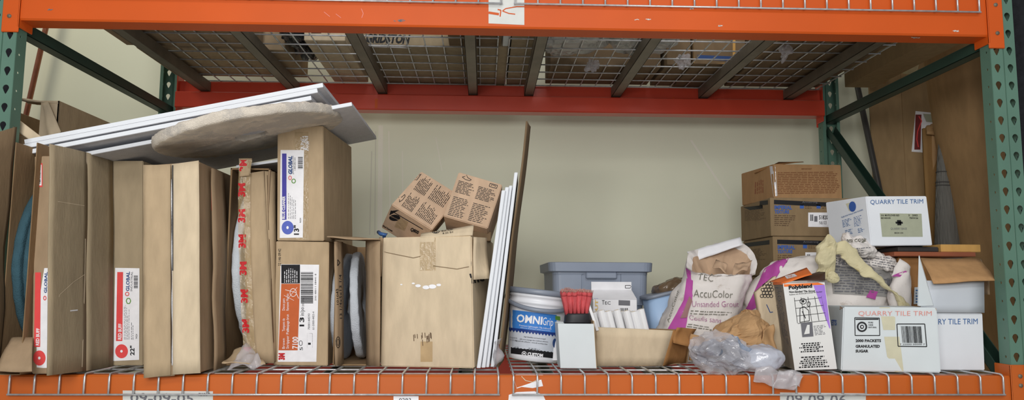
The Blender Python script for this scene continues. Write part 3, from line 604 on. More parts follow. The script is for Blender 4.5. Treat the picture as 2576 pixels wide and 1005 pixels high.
# --- white tiles leaning, with the cardboard sheet
for k, (xb0, xt, yt, sh) in enumerate(((1199, 1262, 478, 10), (1211, 1271, 470, 10), (1222, 1281, 466, 8), (1234, 1294, 433, 9))):
    Y = .105+.012*k; a = P(xb0, 927-k, Y); a.z = max(a.z, Z0); b = P(xt, yt, Y+.01); w = P(xb0+sh, 927, Y).x-a.x
    mb = MB(); mb.ob(a, V(w, 0, 0), V(.012, .26, 0), b-a, WB, .0015); tl = mb.build('white_tile', base=a, label='white tile leaning right against the cardboard sheet, %s of the four' % ('leftmost', 'second from left', 'third from left', 'rightmost and tallest')[k], cat='tile', group='white tiles leaning in a row')
mb = MB(); mb.quad(P(1249, 924, .16), P(1264, 905, .40), P(1331, 318, .40), P(1321, 304, .16), .005, K4, (4, 16), .004, 4, 2)
cs = mb.build('cardboard_sheet', base=P(1247, 924, .13), label='tall dark cardboard sheet leaning between white tiles and the bucket', cat='cardboard')
mb = MB(); mb.quad(P(1240, 925, .11), P(1264, 905, .16), P(1258, 850, .16), P(1240, 860, .125), .001, CLEAR, (8, 8), .02, 30, 4); mb.build('plastic_scrap', base=P(1250, 925, .12), label='grey crumpled plastic scrap at the foot of the cardboard sheet', cat='plastic')

# ================================================================ WHITE PANELS AND FELT PAD ON TOP
def tile(c0, e, b, th, label, k):
    u = e.cross(b).normalized()
    if u.z < 0: u = -u
    mb = MB(); mb.ob(c0, e, b, u*(th-.0015), WBU, .001); mb.ob(c0+u*(th-.0015), e, b, u*.0015, WB, 0)
    mb.ob(c0-b.normalized()*.0012+u*.0008, e, b.normalized()*.0012, u*(th-.0012), WB, 0)
    return mb.build('ceiling_tile', base=c0, kind='thing', label=label, cat='ceiling tile', group='white panels lying on the cartons')
x0 = P(562, 700, .17).x; tl_ = P(58, 384, .0); tr_ = P(796, 243, .0); e = tr_-tl_; un = V(-e.z, 0, e.x).normalized()
tile(P(150, 404, .05), P(886, 266, .05)-P(150, 404, .05), V(.0, .50, .0), .011, 'white panel lowest and farthest right of the stack on the cartons', 0)
o0 = P(62, 386, .005)
for k, (dx, dy, dw) in enumerate(((.018, .0, -.02), (.0, -.001, .0), (.006, -.002, .018))):
    c = o0+un*(.0132*k)+V(dx, dy, 0); ee = e*((e.length+dw-dx+.004)/e.length)
    tile(c, ee, V(0, .50, 0), .0125, 'white panel in the overhanging left stack, %s of the three' % ('lowest', 'middle', 'topmost')[k], k)
FELT = mat('grey_felt', (222, 212, 198), 1, .14, 16, 1, 240, spec=.1, dirt=(202, 195, 186), dscale=9, dth=.5, stretch=(1, 1, 3))
PC = V((P(390, 390, .10).x+P(855, 290, .10).x)/2, .12, .674); mb = MB(); ax = V(-.222, -.055, .973); mb.disc((PC.x, PC.y, PC.z), ax, .262, .030, FELT, n=110, fuzz=.004, seed=9, warp=.008)
mb.build('felt_pad', base=(PC.x, .10, .66), label='large round grey-beige felt pad wedged under the white panels', cat='cleaning pad')
mb = MB(); mb.ob((x0+.012, .20, .5785), (.14, 0, .022), (0, .22, 0), (0, 0, .008), WB, .001); mb.build('white_board_offcut', base=(x0+.012, .2, .5785), label='white board edge glimpsed beneath the felt pad above the taped carton', cat='board')

# ================================================================ MIDDLE: BUCKET, BRUSH, TRAY, TOTE
PW = mat('white_plastic', (228, 230, 236), .35, .03, 10, .03, 60, spec=.5); PG = mat('grey_lid_plastic', (128, 136, 150), .4, .06, 14, .05, 60, spec=.5)
cx = P(1338, 800, .30).x+.003; BC = V(cx, .30, Z0+.006)
Rb = Matrix.Rotation(math.radians(6.2), 3, 'Y')
t = thing('adhesive_bucket', 'white tile adhesive bucket with blue label reading OMNIGrip, grey lid and handle', 'bucket', BC)
def lathe(mb, C, prof, m, n=64, R=None, smooth=True, a0=0, a1=2*PI):
    rings = []
    for r, z in prof:
        rg = [V(r*math.cos(2*PI*k/n), r*math.sin(2*PI*k/n), z) for k in range(n)]; rings.append([C+(R @ p if R else p) for p in rg])
    return mb.loft(rings, m, smooth=smooth)
mb = MB(); lathe(mb, BC, [(.0715, 0), (.077, .003), (.0785, .012), (.0895, .163), (.0905, .168), (.0935, .170), (.0935, .176), (.091, .178), (.0915, .188), (.0955, .190), (.0955, .197), (.092, .198)], PW, R=Rb); bk = mb.build('bucket_body', t)
mb = MB(); lathe(mb, BC, [(.0965, .1975), (.100, .198), (.101, .204), (.101, .211), (.098, .214), (.094, .2145), (.092, .211), (.02, .211)], PG, R=Rb); mb.build('lid', t)
mb = MB(); pts = []
for k in range(25):
    a = PI+PI*k/24; pts.append(BC+Rb @ V(.105*math.cos(a), .108*math.sin(a), .183-.030*math.sin(PI*k/24)))
rings = []
for i, p in enumerate(pts):
    a = PI+PI*i/24; o_ = Rb @ V(math.cos(a), math.sin(a), 0); z_ = Rb @ V(0, 0, 1); rings.append([p-z_*.0065, p+o_*.003-z_*.004, p+o_*.003+z_*.004, p+z_*.0065, p-o_*.001])
mb.loft(rings, PG); h = mb.build('handle', t)
for s in (-1, 1): mb = MB(); c = BC+Rb @ V(s*.103, 0, .183); mb.tube([c-Rb @ V(s*.012, 0, 0), c+Rb @ V(s*.004, 0, 0)], .008, PW, 12); mb.build('handle_lug', t)
p = Print(bk, .0007); BLU = ink('label_blue', (64, 132, 212), .35); BLU2 = ink('label_blue_dark', (36, 62, 130), .35)
def LQ(x0, x1, ya, yb): return [(x0+(ya-776)*.0, ya+(x0-1276)*.115), (x1, ya+(x1-1276)*.115), (x1-(yb-ya)*.02, yb+(x1-1276)*.115), (x0, yb+(x0-1276)*.115)]
p.quad(LQ(1283, 1400, 777, 827), BLU, 1, (14, 3)); p.quad(LQ(1281, 1402, 827, 872), ink('label_grey', (200, 206, 216), .35), 1, (14, 3)); p.quad(LQ(1278, 1394, 871, 887), BLK, 1, (14, 2))
nz = 16
for k in range(nz-1):
    x = 1281+k*8; y = 822+(x-1276)*.115; p.poly([(x, y), (x+8, y+.9), (x+8, y+6), (x+4, y+11), (x, y+5)], BLU2, 2)
p.text('OMNI', (1300, 808), (1363, 815), 19, WS, bold=.03, lv=3); p.text('Grip', (1364, 816), (1390, 819), 20, WS, bold=.0, lv=3)
p.text('Premium Lightweight Tile Adhesive', (1307, 819), (1386, 828), 4, WS, lv=3); p.text('Adhesivo de primera calidad para losetas', (1310, 824), (1384, 832), 2.5, WS, lv=3)
p.text('High flexibility and bond strength', (1318, 847), (1372, 853), 3, BLK, shear=.3, lv=3); p.text('50% more coverage than traditional adhesives', (1308, 853), (1378, 860), 3, BLK, shear=.3, lv=3); p.text('Bag and tile adhesive - extends working time', (1297, 857), (1376, 866), 3, BLK, shear=.3, lv=3)
p.text('CustomLite', (1284, 849), (1302, 851), 4, GRY, lv=3); p.text('TECHNOLOGY', (1284, 855), (1302, 857), 3, GRY, lv=3); p.text('Net Wt', (1296, 873), (1306, 874), 3, BLK, lv=3)
p.lines([(1330, 873), (1362, 877), (1362, 884), (1330, 880)], 3, BLK, 3, .4, word=6, lv=3); p.quad([(1396, 793), (1408, 795), (1408, 805), (1396, 803)], GREEN, 3); p.disc(1395, 862, 6, 12, NAVY, 3, 16)
p.ring(1319, 888, 5, 5, 1.6, WS, 3, 14); p.disc(1319, 888, 2.4, 2.4, WS, 3, 8); p.text('CUSTOM', (1327, 893), (1365, 897), 8, WS, bold=.05, lv=3)
p.done('bucket_label', t)
# grey tote
TG = mat('grey_blue_tote', (142, 152, 170), .45, .05, 9, .08, 50, spec=.45)
tc = P(1510, 800, .62); X0 = P(1390, 680, .62).x; X1 = P(1632, 680, .62).x; zt = P(1510, 659, .62).z
t = thing('storage_tote', 'grey-blue plastic storage tote with moulded rim and handle recess, behind the TEC carton', 'storage bin', ((X0+X1)/2, .84, Z0))
def rrect(x0, x1, y0, y1, z, r, n=5, notch=None):
    o = []
    for cx_, cy_, a in ((x1-r, y1-r, 0), (x0+r, y1-r, PI/2), (x0+r, y0+r, PI), (x1-r, y0+r, 1.5*PI)):
        for k in range(n+1): an = a+PI/2*k/n; o.append(V(cx_+r*math.cos(an), cy_+r*math.sin(an), z))
        if a == PI and notch:      # front edge, left to right
            na, nb, dep = notch; o += [V(na-.008, y0, z), V(na, y0+dep, z), V(nb, y0+dep, z), V(nb+.008, y0, z)]
    return o
na, nb = P(1468, 700, .62).x, P(1557, 700, .62).x
mb = MB(); rings = []
for z, g, d in ((Z0, .030, .0), (zt-.155, .016, .0), (zt-.150, .014, .045), (zt-.15, .004, .045), (zt-.045, .001, .045), (zt-.040, .0, .0), (zt-.03, .0, .0)): rings.append(rrect(X0+g, X1-g, .62+g, 1.04-g, z, .03, notch=(na, nb, d if d else .0005)))
rings2 = rings+[rrect(X0+.004, X1-.004, .624, 1.036, zt-.03, .03, notch=(na, nb, .0005)), rrect(X0+.03, X1-.03, .65, 1.01, Z0+.01, .02, notch=(na, nb, .0005))]
mb.loft(rings2, TG, smooth=False); mb.build('tote_body', t)
mb = MB(); rg = [rrect(X0+.002, X1-.002, .618, 1.042, zt-.036, .03), rrect(X0-.014, X1+.014, .604, 1.056, zt-.032, .035), rrect(X0-.016, X1+.016, .602, 1.058, zt-.002, .035), rrect(X0-.012, X1+.012, .606, 1.054, zt, .035), rrect(X0+.002, X1-.002, .62, 1.04, zt-.002, .03), rrect(X0+.002, X1-.002, .62, 1.04, zt-.034, .03)]
mb.loft(rg, TG, cap=(False, False), smooth=False); mb.build('rim', t)
mb = MB(); mb.bx((na+.008, .612, zt-.058), (nb-.008, .65, zt-.034), TG, .004); mb.build('handle', t)
mb = MB(); mb.bx((na+.012, .652, zt-.13), (nb-.012, .664, zt-.066), mat('grey_plastic_panel', (150, 152, 160), .5, .05, 10), .003); mb.build('recess_panel', t)
# TEC milk carton
t = thing('grout_milk_carton', 'white gable-topped paper carton marked TEC, in front of the grey tote', 'carton', P(1546, 860, .42))
zb = P(1546, 752, .42).z; z1 = P(1540, 708, .43).z; xl = P(1492, 790, .42).x; xr = P(1603, 790, .42).x; dY = .11
mb = MB(); mb.bx((xl, .42, Z0), (xr, .42+dY, zb), WP, .002)
zs = z1-.026; ym = .42+dY/2; xi0, xi1 = xl+.002, xr-.008
mb.add([(xl, .42, zb), (xr, .42, zb), (xr, .42+dY, zb), (xl, .42+dY, zb), (xi0, ym-.003, zs), (xi1, ym-.003, zs), (xi1, ym+.003, zs), (xi0, ym+.003, zs), (xi0, ym-.003, z1), (xi1, ym-.003, z1), (xi1, ym+.003, z1), (xi0, ym+.003, z1)],
       [(0, 1, 5, 4), (1, 2, 6, 5), (2, 3, 7, 6), (3, 0, 4, 7), (4, 5, 9, 8), (5, 6, 10, 9), (6, 7, 11, 10), (7, 4, 8, 11), (8, 9, 10, 11)], WP)
bT = mb.build('carton_body', t)
p = Print(bT); p.quad([(1494.5, 750), (1505, 750), (1505, 800), (1495.5, 800)], PUR, 1); p.text('OUT', (1504, 796), (1504, 753), 7, GOLD, bold=.04, lv=3); p.text('T', (1514, 765), (1521, 765), 11, BLK, lv=2); p.text('EC', (1522, 765), (1536, 765), 8, BLK, lv=2)
p.quad([(1556, 754), (1585, 755), (1585, 768), (1556, 767)], GRY, 1); p.barcode([(1560, 774), (1580, 774), (1580, 784), (1560, 784)], BLK, 12, 3); p.strip([(1573, 717), (1585, 717), (1590, 720), (1585, 724), (1573, 724), (1573, 717)], 1.4, BLK); p.done('printed_panel', t)
# small white box with the brush standing in it
t = thing('small_white_box', 'small blank white carton at shelf edge with the red brush standing in it', 'box', P(1455, 925, .15))
Fw = flat(front((1403, 813), (1495, 806), (1502, 926), (1410, 929), .10, .095), Z0); a, b, c, d = Fw
ex = V(.002, .115, 0); mb = MB()
for (q, w, h_) in ((d, c-d, a-d), ): mb.ob(q, w, V(0, .003, 0), h_, WC, .001); mb.ob(q+ex, w, V(0, -.003, 0), h_, WC, .001); mb.ob(q, V(.003, 0, 0), ex, h_, WC, .001); mb.ob(q+w, V(-.003, 0, 0), ex, (b-c), K1, .001); mb.ob(q, w, ex, V(0, 0, .003), WC, .001)
mb.build('carton_body', t)
mb = MB(); mb.quad(P(1390, 905, .245), P(1408, 905, .245), P(1408, 815, .245), P(1396, 815, .245), .006, WP); mb.build('white_card', base=P(1400, 900, .245), label='white card upright between the bucket and the small white box', cat='card')
BR = mat('red_bristles', (200, 80, 84), .6, .25, 60, .6, 300, stretch=(3, 3, .3)); BRT = mat('frayed_bristle_tips', (196, 150, 140), .9, .2, 60, .6, 200)
bc = P(1450, 800, .165)
t = thing('scrub_brush', 'red-bristled brush with black ferrule, bristles up, beside the bucket', 'brush', bc)
zf0, zf1, ztp = P(1450, 812, .165).z, P(1450, 789, .165).z, P(1450, 732, .165).z
mb = MB(); sack([(830, 1436, 1470, .012, 0), (812, 1419, 1487, .026, 0), (806, 1419, 1487, .028, 0), (790, 1421, 1485, .027, 0), (787, 1425, 1481, .022, 0)], .165, mat('black_rubber', (40, 40, 44), .5, .1, 30), .0002, seed=1, n=40, mb=mb); mb.build('ferrule', t)
mb = MB(); mb.tube([(bc.x, .168, Z0+.01), (bc.x, .166, zf0-.01)], .012, mat('wood_handle', (150, 116, 78), .6, .1, 20)); mb.build('handle', t)
rnd = random.Random(4)
for k in range(12):     # tufts in two rows
    i = k % 6; row = k//6; xb = bc.x+(-.028+.0112*i); yb = .155+row*.022; lean = (i-2.5)*.0032; mb = MB(); rr = ztp+rnd.uniform(-.003, .004)
    pts = [(xb, yb, zf1-.004), (xb+lean*.3, yb, zf1+.02), (xb+lean, yb+(row-.5)*.008, rr-.012), (xb+lean*1.2, yb+(row-.5)*.012, rr)]
    mb.tube(pts[:3], [.0046, .0066, .0088], BR, 12); mb.tube([pts[2], (Vector(pts[2])+Vector(pts[3]))/2, pts[3]], [.0088, .0094, .0080], BR, 12)
    for q in range(34):
        a = rnd.random()*2*PI; r_ = .009*rnd.random()**.5; c_ = V(pts[3][0]+r_*math.cos(a), pts[3][1]+r_*math.sin(a), rr-.004); mb.tube([c_, c_+V(rnd.uniform(-.003, .003), rnd.uniform(-.004, .002), .007+rnd.random()*.005)], .0006, BRT, 4)
    mb.build('bristle_tuft', t)
# cardboard tray of white trim tiles
t = thing('cardboard_tray', 'low open tan tray of white tile trims at the shelf edge', 'tray', P(1590, 921, .2))
a0 = P(1502, 920, .17); a0.z = Z0; a1 = P(1667, 921, .18); a1.z = Z0; a2 = P(1728, 890, .265); a2.z = Z0; zt = P(1590, 826, .17).z
b0 = P(1497, 822, .155); b1 = P(1693, 831, .155); b2 = P(1738, 828, .265); a3 = V(a0.x+.005, a2.y, Z0); b3 = V(a0.x, b2.y, zt)
mb = MB(); mb.quad(a0, a1, b1, b0, -.004, K3, (8, 4), .0015, 12, 1); mb.quad(a1, a2, b2, b1, -.004, KR, (6, 4), .002, 12, 2); mb.quad(a2, a3, b3, b2, -.004, KIN); mb.quad(a3, a0, b0, b3, -.004, K2); mb.quad(a0, a1, a2, a3, .003, K2); mb.build('tray_body', t)
mb = MB(); mb.quad(P(1695, 862, .17), P(1735, 872, .20), P(1748, 826, .24), P(1700, 822, .17), .003, KR, (6, 5), .014, 26, 5); mb.build('torn_corner_flap', t)
GLZ = mat('white_glazed_ceramic', (236, 236, 238), .18, .02, 10, spec=.6); BISQ = mat('cream_ceramic_body', (214, 200, 176), .8, .06, 30)
nt = 0
def trim(px, py, Y, k, lab):
    mb = MB(); base = V(P(px+32, 880, Y).x, Y+.012, Z0+.006); top = P(px, py, Y); d = (top-base); d.y = 0; L = d.length; d.normalize(); w = V(0, 1, 0); n_ = d.cross(w)*-1
    prof = [(-.0, 0), (.003, .007), (.008, .0105), (.016, .0115), (.024, .0105), (.029, .007), (.031, 0), (.027, -.0), (.024, .004), (.008, .004), (.004, 0)]
    n_ = V(d.z, 0, -d.x); side = V(.0, 1, 0)
    # half-round face towards the viewer and right
    fdir = V(.15, -1, 0).normalized(); sdir = d.cross(fdir).normalized()
    rings = [[base+d*(L*q)+sdir*(x-.0155)*.74+fdir*(y*1.3) for x, y in prof] for q in (0, .985, 1)]
    mb.loft(rings, GLZ, smooth=False); mb.ob(base+d*(L*.97)-sdir*.006-fdir*.001, sdir*.012, fdir*.005, d*(L*.035), BISQ, 0)
    return mb.build('tile_trim', base=base, label=lab, cat='tile trim', group='white glazed tile trims in the cardboard tray')
fr = ((1491, 786), (1512, 780), (1530, 782), (1552, 779), (1576, 781), (1595, 783), (1612, 777)); nm7 = ('leftmost', 'second from left', 'third from left', 'middle', 'third from right', 'second from right', 'rightmost')
for k, (x, y) in enumerate(fr): trim(x, y, .20+.002*(k % 2), k, 'white tile trim leaning in the tray front row, %s of seven' % nm7[k])
for k, x in enumerate((1500, 1523, 1541, 1563, 1585, 1602)): trim(x, 783, .245, k, 'white tile trim in the tray back row, %s of six' % ('leftmost', 'second from left', 'third from left', 'third from right', 'second from right', 'rightmost')[k])
mb = MB(); mb.ob(P(1500, 832, .152), P(1478, 768, .158)-P(1500, 832, .152), P(1507, 830, .152)-P(1500, 832, .152), (0, .02, 0), GLZ, .001); mb.build('tile_trim', base=P(1500, 832, .155), label='thin white tile strip leaning between the brush and the tray', cat='tile trim')
# pale blue tub
PB = mat('pale_blue_plastic', (170, 198, 232), .4, .03, 10, spec=.45)
t = thing('plastic_tub', 'pale blue plastic tub with grey rim, left of the upright grout bag', 'tub', P(1690, 850, .5))
xl = P(1634, 800, .46).x; xr = P(1765, 800, .46).x; zt1 = P(1636, 752, .46).z; zt2 = P(1705, 735, .46).z
sl = (zt2-zt1)/(P(1705, 740, .46).x-xl); mb = MB(); rings = []
for f_, g in ((0, .022), (1, 0)): rings.append([V(p_.x, p_.y, (Z0 if f_ == 0 else zt1+sl*(p_.x-xl))) for p_ in rrect(xl+g, xr-g, .46+g, .60-g, 0, .03)])
mb.loft(rings, PB); mb.build('tub_body', t)
mb = MB(); mb.loft([[V(p_.x, p_.y, zt1+h_+sl*(p_.x-xl)) for p_ in rrect(xl-g, xr+g, .46-g, .60+g, 0, .03)] for g, h_ in ((-.002, -.003), (.008, 0), (.008, .010), (-.002, .011))], PG); mb.build('rim', t)
mb = sack([(756, 1656, 1740, .04, 0), (744, 1645, 1745, .05, 0), (722, 1645, 1750, .06, 0), (708, 1672, 1745, .05, 0), (697, 1700, 1742, .02, 0)], .53, mat('brown_plastic_film', (112, 92, 70), .25, .2, 20, .3, 60, spec=.7), .010, 28, 4)
mb.build('brown_plastic_bag', base=P(1690, 740, .56), label='crumpled brown plastic bag lying on the pale blue tub', cat='bag')

# ================================================================ GROUT BAGS, PAPER, PLASTIC
BAGW = mat('bag_paper', (222, 216, 212), .55, .06, 9, .5, 50, spec=.3, dirt=(196, 186, 178), dscale=12, dth=.56); BAGIN = mat('bag_kraft_lining', (190, 160, 132), .85, .12, 14, .4, 60)
t = thing('grout_bag', 'upright torn-open white grout bag with magenta stripe, marked AccuColor', 'bag', P(1760, 880, .36))
rows = [(905, 1690, 1800, .05, .0), (890, 1668, 1820, .085, 0), (850, 1646, 1824, .10, .0), (810, 1660, 1842, .10, .0), (770, 1680, 1862, .095, .0), (735, 1694, 1876, .085, .0), (705, 1712, 1886, .075, .0), (690, 1720, 1890, .07, .0)]
mb = sack(rows, .37, BAGW, .009, 20, 2, cap=(True, False), sub=6)
# torn mouth: rim ring, front lip low, back lip high
n = 56; last = [Vector(v) for v in mb.v[-n:]]
rim = []
rimpx = [(1900, 690), (1905, 660), (1898, 636), (1880, 620), (1858, 604), (1820, 606), (1780, 618), (1745, 630), (1730, 636), (1727, 652), (1728, 672), (1745, 684), (1775, 690), (1800, 694), (1826, 694), (1850, 692), (1878, 694)]
m_ = len(rimpx)
for k in range(n):
    f_ = k/n*m_; i = int(f_) % m_; g = f_-int(f_); x = rimpx[i][0]*(1-g)+rimpx[(i+1) % m_][0]*g; y = rimpx[i][1]*(1-g)+rimpx[(i+1) % m_][1]*g
    Yk = .37+.075*math.sin(2*PI*k/n); q = P(x, y, Yk); q += noise.noise_vector(q*40)*.004; rim.append(q)
mid = [(a*.5+b*.5)+noise.noise_vector(a*30)*.006 for a, b in zip(last, rim)]
mb2 = MB(); cen = sum(rim, V(0, 0, 0))/n
for q in (mid, rim): pass
mb.loft([last, mid, rim], BAGW, cap=(False, False))
inn = [[r_+(cen-r_)*f_+V(0, .0, -dz)+noise.noise_vector(r_*35+V(f_*9, 0, 0))*.010 for r_ in rim] for f_, dz in ((.03, .0), (.14, .012), (.30, .04), (.5, .08), (.75, .10), (.97, .105))]
body = mb.build('bag_body', t)
mb = MB(); mb.loft([rim]+inn[:2], BAGW, cap=(False, False)); mb.build('rolled_lip', t)
mb = MB(); mb.loft(inn[1:], BAGIN, cap=(False, True)); mb.build('bag_lining', t)
mb = MB(); mb.quad(P(1752, 656, .405), P(1868, 616, .40), P(1862, 596, .42), P(1728, 634, .42), .004, WP, (12, 4), .006, 24, 6); mb.build('folded_top', t)
mb = MB(); mb.quad(P(1792, 672, .33), P(1826, 690, .31), P(1830, 668, .33), P(1800, 655, .36), .002, BAGIN, (8, 6), .02, 40, 6); mb.build('crumpled_lining', t)
mb = MB(); mb.quad(P(1842, 690, .31), P(1880, 680, .31), P(1892, 655, .35), P(1850, 662, .35), .002, BAGIN, (8, 6), .02, 40, 9); mb.build('crumpled_lining', t)
p = Print(body, .002)
p.quad([(1726, 672), (1738, 680), (1743, 745), (1738, 745)], MAG, 1, (3, 8)); p.quad([(1728, 700), (1744, 705), (1741, 760), (1718, 772)], MAG, 1, (3, 8)); p.quad([(1722, 752), (1738, 745), (1724, 832), (1676, 835)], MAG, 1, (6, 10)); p.quad([(1735, 745), (1742, 757), (1728, 800), (1712, 800)], ink('magenta_brown', (150, 110, 110)), 2, (3, 4))
p.text('AccuColor', (1684, 812), (1712, 730), 6, OLV, lv=2); p.text('TEC', (1755, 702), (1792, 708), 17, OLV, lv=2, bold=-.01); p.text('AccuColor', (1745, 746), (1842, 750), 18, OLV, lv=2, bold=-.005)
p.text('Unsanded Grout', (1742, 772), (1856, 770), 14, ink('dusty_magenta', (170, 110, 150)), lv=2, bold=-.01); p.text('Coulis sans', (1734, 804), (1812, 812), 13, ink('dusty_magenta', (170, 110, 150)), lv=2, bold=-.01)
p.lines([(1740, 779), (1848, 783), (1846, 795), (1738, 791)], 2, OLV, 3, .35, lv=2, word=10); p.lines([(1732, 812), (1800, 822), (1794, 832), (1728, 824)], 2, OLV, 5, .35, lv=2, word=10)
p.done('printed_lettering', t)
# reclining second bag with crumpled top
t = thing('grout_bag', 'large slumped white grout bag with grey print, behind the sugar carton', 'bag', P(2080, 880, .42))
rows = [(908, 1980, 2200, .08, .0), (880, 1935, 2225, .11, .0), (830, 1895, 2240, .125, 0), (780, 1872, 2246, .122, .0), (735, 1880, 2254, .115, 0), (700, 1900, 2262, .10, 0), (672, 1925, 2270, .085, -.01), (655, 1955, 2266, .07, -.015), (645, 2010, 2256, .05, -.02), (640, 2080, 2240, .03, -.02)]
mb = sack(rows, .365, BAGW, .013, 17, 6, n=90, sub=7); body = mb.build('bag_body', t)
p = Print(body, .003)
p.quad([(1925, 676), (1975, 645), (1985, 650), (1905, 770)], MAG, 1, (6, 8)); p.quad([(1925, 676), (1960, 665), (1905, 772), (1872, 790)], MAG, 1, (6, 8))
p.quad([(2090, 668), (2230, 672), (2268, 748), (2095, 738)], ink('grey_print', (150, 148, 146)), 1, (14, 8)); p.lines([(2100, 640), (2215, 655), (2262, 738), (2098, 736)], 14, GRY, 7, .4, word=12)
p.quad([(2186, 730), (2207, 732), (2198, 753), (2176, 748)], MAG, 2, (3, 3)); p.barcode([(2228, 700), (2262, 704), (2264, 742), (2228, 736)], GRY, 14, 6); p.lines([(2150, 728), (2170, 730), (2170, 742), (2150, 740)], 2, GRY, 8, .4, word=8); p.lines([(2110, 652), (2180, 656), (2260, 672), (2110, 664)], 2, GRY, 9, .4, word=10)
p.done('printed_lettering', t)
mb = blob(P(2152, 622, .28), (.058, .045, .046), BAGW, .010, 26, 7); o1 = mb.build('crumpled_top', t); p = Print(o1, .0012); p.text('900 CONT', (2130, 611), (2182, 606), 8, OLV, bold=.02); p.lines([(2125, 622), (2195, 620), (2195, 640), (2130, 644)], 4, GRY, 3, .25, word=9); p.done('printed_lettering', o1)
mb = blob(P(2222, 664, .30), (.056, .045, .030), BAGW, .010, 24, 9); o2 = mb.build('crumpled_top', t); p = Print(o2, .0012); p.lines([(2190, 640), (2260, 650), (2262, 680), (2195, 668)], 5, GRY, 5, .25, word=9); p.done('printed_lettering', o2)
mb = MB(); mb.quad(P(2240, 694, .235), P(2290, 700, .235), P(2288, 672, .24), P(2262, 650, .245), .003, BAGW, (8, 6), .02, 30, 9); o3 = mb.build('torn_top_edge', t); p = Print(o3, .0012); p.quad([(2242, 692), (2278, 680), (2288, 690), (2284, 698)], MAG, 1, (3, 2)); p.done('magenta_stripe', o3)
mb = sack([(790, 2240, 2292, .018, 0), (740, 2236, 2294, .022, 0), (700, 2246, 2292, .018, 0), (684, 2264, 2288, .015, 0)], .245, BAGW, .006, 22, 12, n=36); mb.build('bag_gusset', t)
# pale yellow sheet of paper twisted over the bags
YEL = mat('pale_yellow_paper', (206, 196, 158), .7, .08, 12, .5, 60, dirt=(186, 170, 120), dscale=18, dth=.6)
rows = [(702, 2058, 2098, .012, 0), (680, 2054, 2100, .02, 0), (650, 2052, 2104, .026, -.004), (622, 2054, 2110, .024, 0), (605, 2066, 2104, .018, 0), (590, 2078, 2092, .006, 0)]
mb = sack(rows, .222, YEL, .010, 26, 3, n=26, sub=4, smooth=False)
path = [(2098, 628, .225, .024), (2120, 622, .222, .026), (2138, 640, .222, .028), (2160, 665, .218, .024), (2185, 685, .214, .02), (2210, 702, .214, .014), (2232, 722, .214, .006), (2252, 738, .214, .006), (2268, 762, .214, .014), (2284, 786, .22, .020)]
rings = []
for i, (x, y, Y, w) in enumerate(ease(path, 6)):
    c = P(x, y, Y); d2 = V(.6, 0, -.8) if x > 2130 else V(.95, 0, -.3); n2 = V(-d2.z, 0, d2.x); rg = []
    for k in range(18):
        a = 2*PI*k/18; q = c+n2*(w*math.cos(a))+V(0, .008*math.sin(a), 0); rg.append(q+noise.noise_vector(q*40)*.004+n2*(.006*crease(q, 40, 4))*math.cos(a))
    rings.append(rg)
mb.loft(rings, YEL, smooth=False); mb.build('yellow_paper_wrap', base=P(2080, 690, .222), label='pale yellow crumpled paper twisted across the slumped grout bag', cat='paper')
mb = blob(P(2095, 697, .20), (.020, .012, .022), YEL, .006, 40, 5, sub=4, tilt=.5); mb.build('yellow_paper_scrap', base=P(2095, 697, .20), label='small pale yellow paper wad behind the orange-topped grout carton', cat='paper')
# honeycomb-printed kraft packet
t = thing('kraft_packet', 'tan paper packet with dark honeycomb print, left of the orange-topped carton', 'packet', P(1930, 850, .27))
mb = MB(); mb.quad(P(1918, 905, .18), P(1962, 905, .19), P(1944, 695, .20), P(1896, 735, .20), .02, K3, (8, 14), .006, 16, 2); bq = mb.build('packet_body', t)
p = Print(bq, .001)
for r_ in range(5):
    for k in range(4):
        x = 1920+k*8+(r_ % 2)*4-r_*1; y = 712+r_*8
        if x < 1944: p.ring(x, y, 4.2, 4.2, 1.6, BLK, 1, 6)
p.strip([(1928, 765), (1937, 785), (1944, 784)], 2, NAVY, 1); p.done('honeycomb_print', t)
# crumpled kraft paper and clear plastic
KP = mat('crumpled_kraft', (184, 146, 104), .8, .1, 10, .4, 50)
t = thing('crumpled_kraft_paper', 'crumpled brown kraft paper bag between the AccuColor bag and orange-topped carton', 'paper', P(1850, 920, .25))
rows = [(925, 1760, 1955, .05, 0), (900, 1748, 1958, .07, 0), (870, 1770, 1955, .075, 0), (845, 1790, 1950, .07, 0), (820, 1815, 1942, .065, 0), (800, 1835, 1925, .055, .01), (785, 1852, 1910, .04, .02), (778, 1868, 1895, .015, .02)]
mb = sack(rows, .15, KP, .024, 15, 4, n=44, sub=4, smooth=False); mb.build('paper_mass', t)
mb = MB(); mb.quad(P(1752, 880, .12), P(1800, 905, .09), P(1830, 850, .10), P(1772, 846, .13), .002, KP, (12, 10), .03, 26, 3); mb.build('paper_fold', t)
mb = MB(); mb.quad(P(1740, 905, .20), P(1790, 915, .12), P(1775, 850, .14), P(1742, 838, .20), .002, KP, (12, 10), .022, 20, 8); mb.build('paper_fold', t)
mb = MB(); mb.quad(P(1915, 905, .09), P(1958, 895, .10), P(1950, 815, .11), P(1920, 830, .09), .002, KP, (10, 12), .03, 24, 5); mb.build('paper_fold', t)
t = thing('clear_plastic_wrap', 'crumpled clear plastic bag and film drooping over the orange lower beam', 'plastic', P(1880, 930, .05))
BP = mat('bubble_plastic', (208, 212, 226), .2, .1, 24, .5, 90, spec=.8, alpha=.72)
mb = blob(P(1818, 890, .045), (.086, .042, .043), CLEAR, .014, 26, 3, tilt=.12, fn=ridge); mb.build('plastic_mass', t)
mb = blob(P(1822, 892, .055), (.070, .03, .030), mat('slate_plastic', (120, 130, 148), .25, .3, 30, .6, 60, spec=.8), .018, 36, 8, tilt=.12, fn=ridge); mb.build('slate_folds', t, label='bluish-grey folded film')
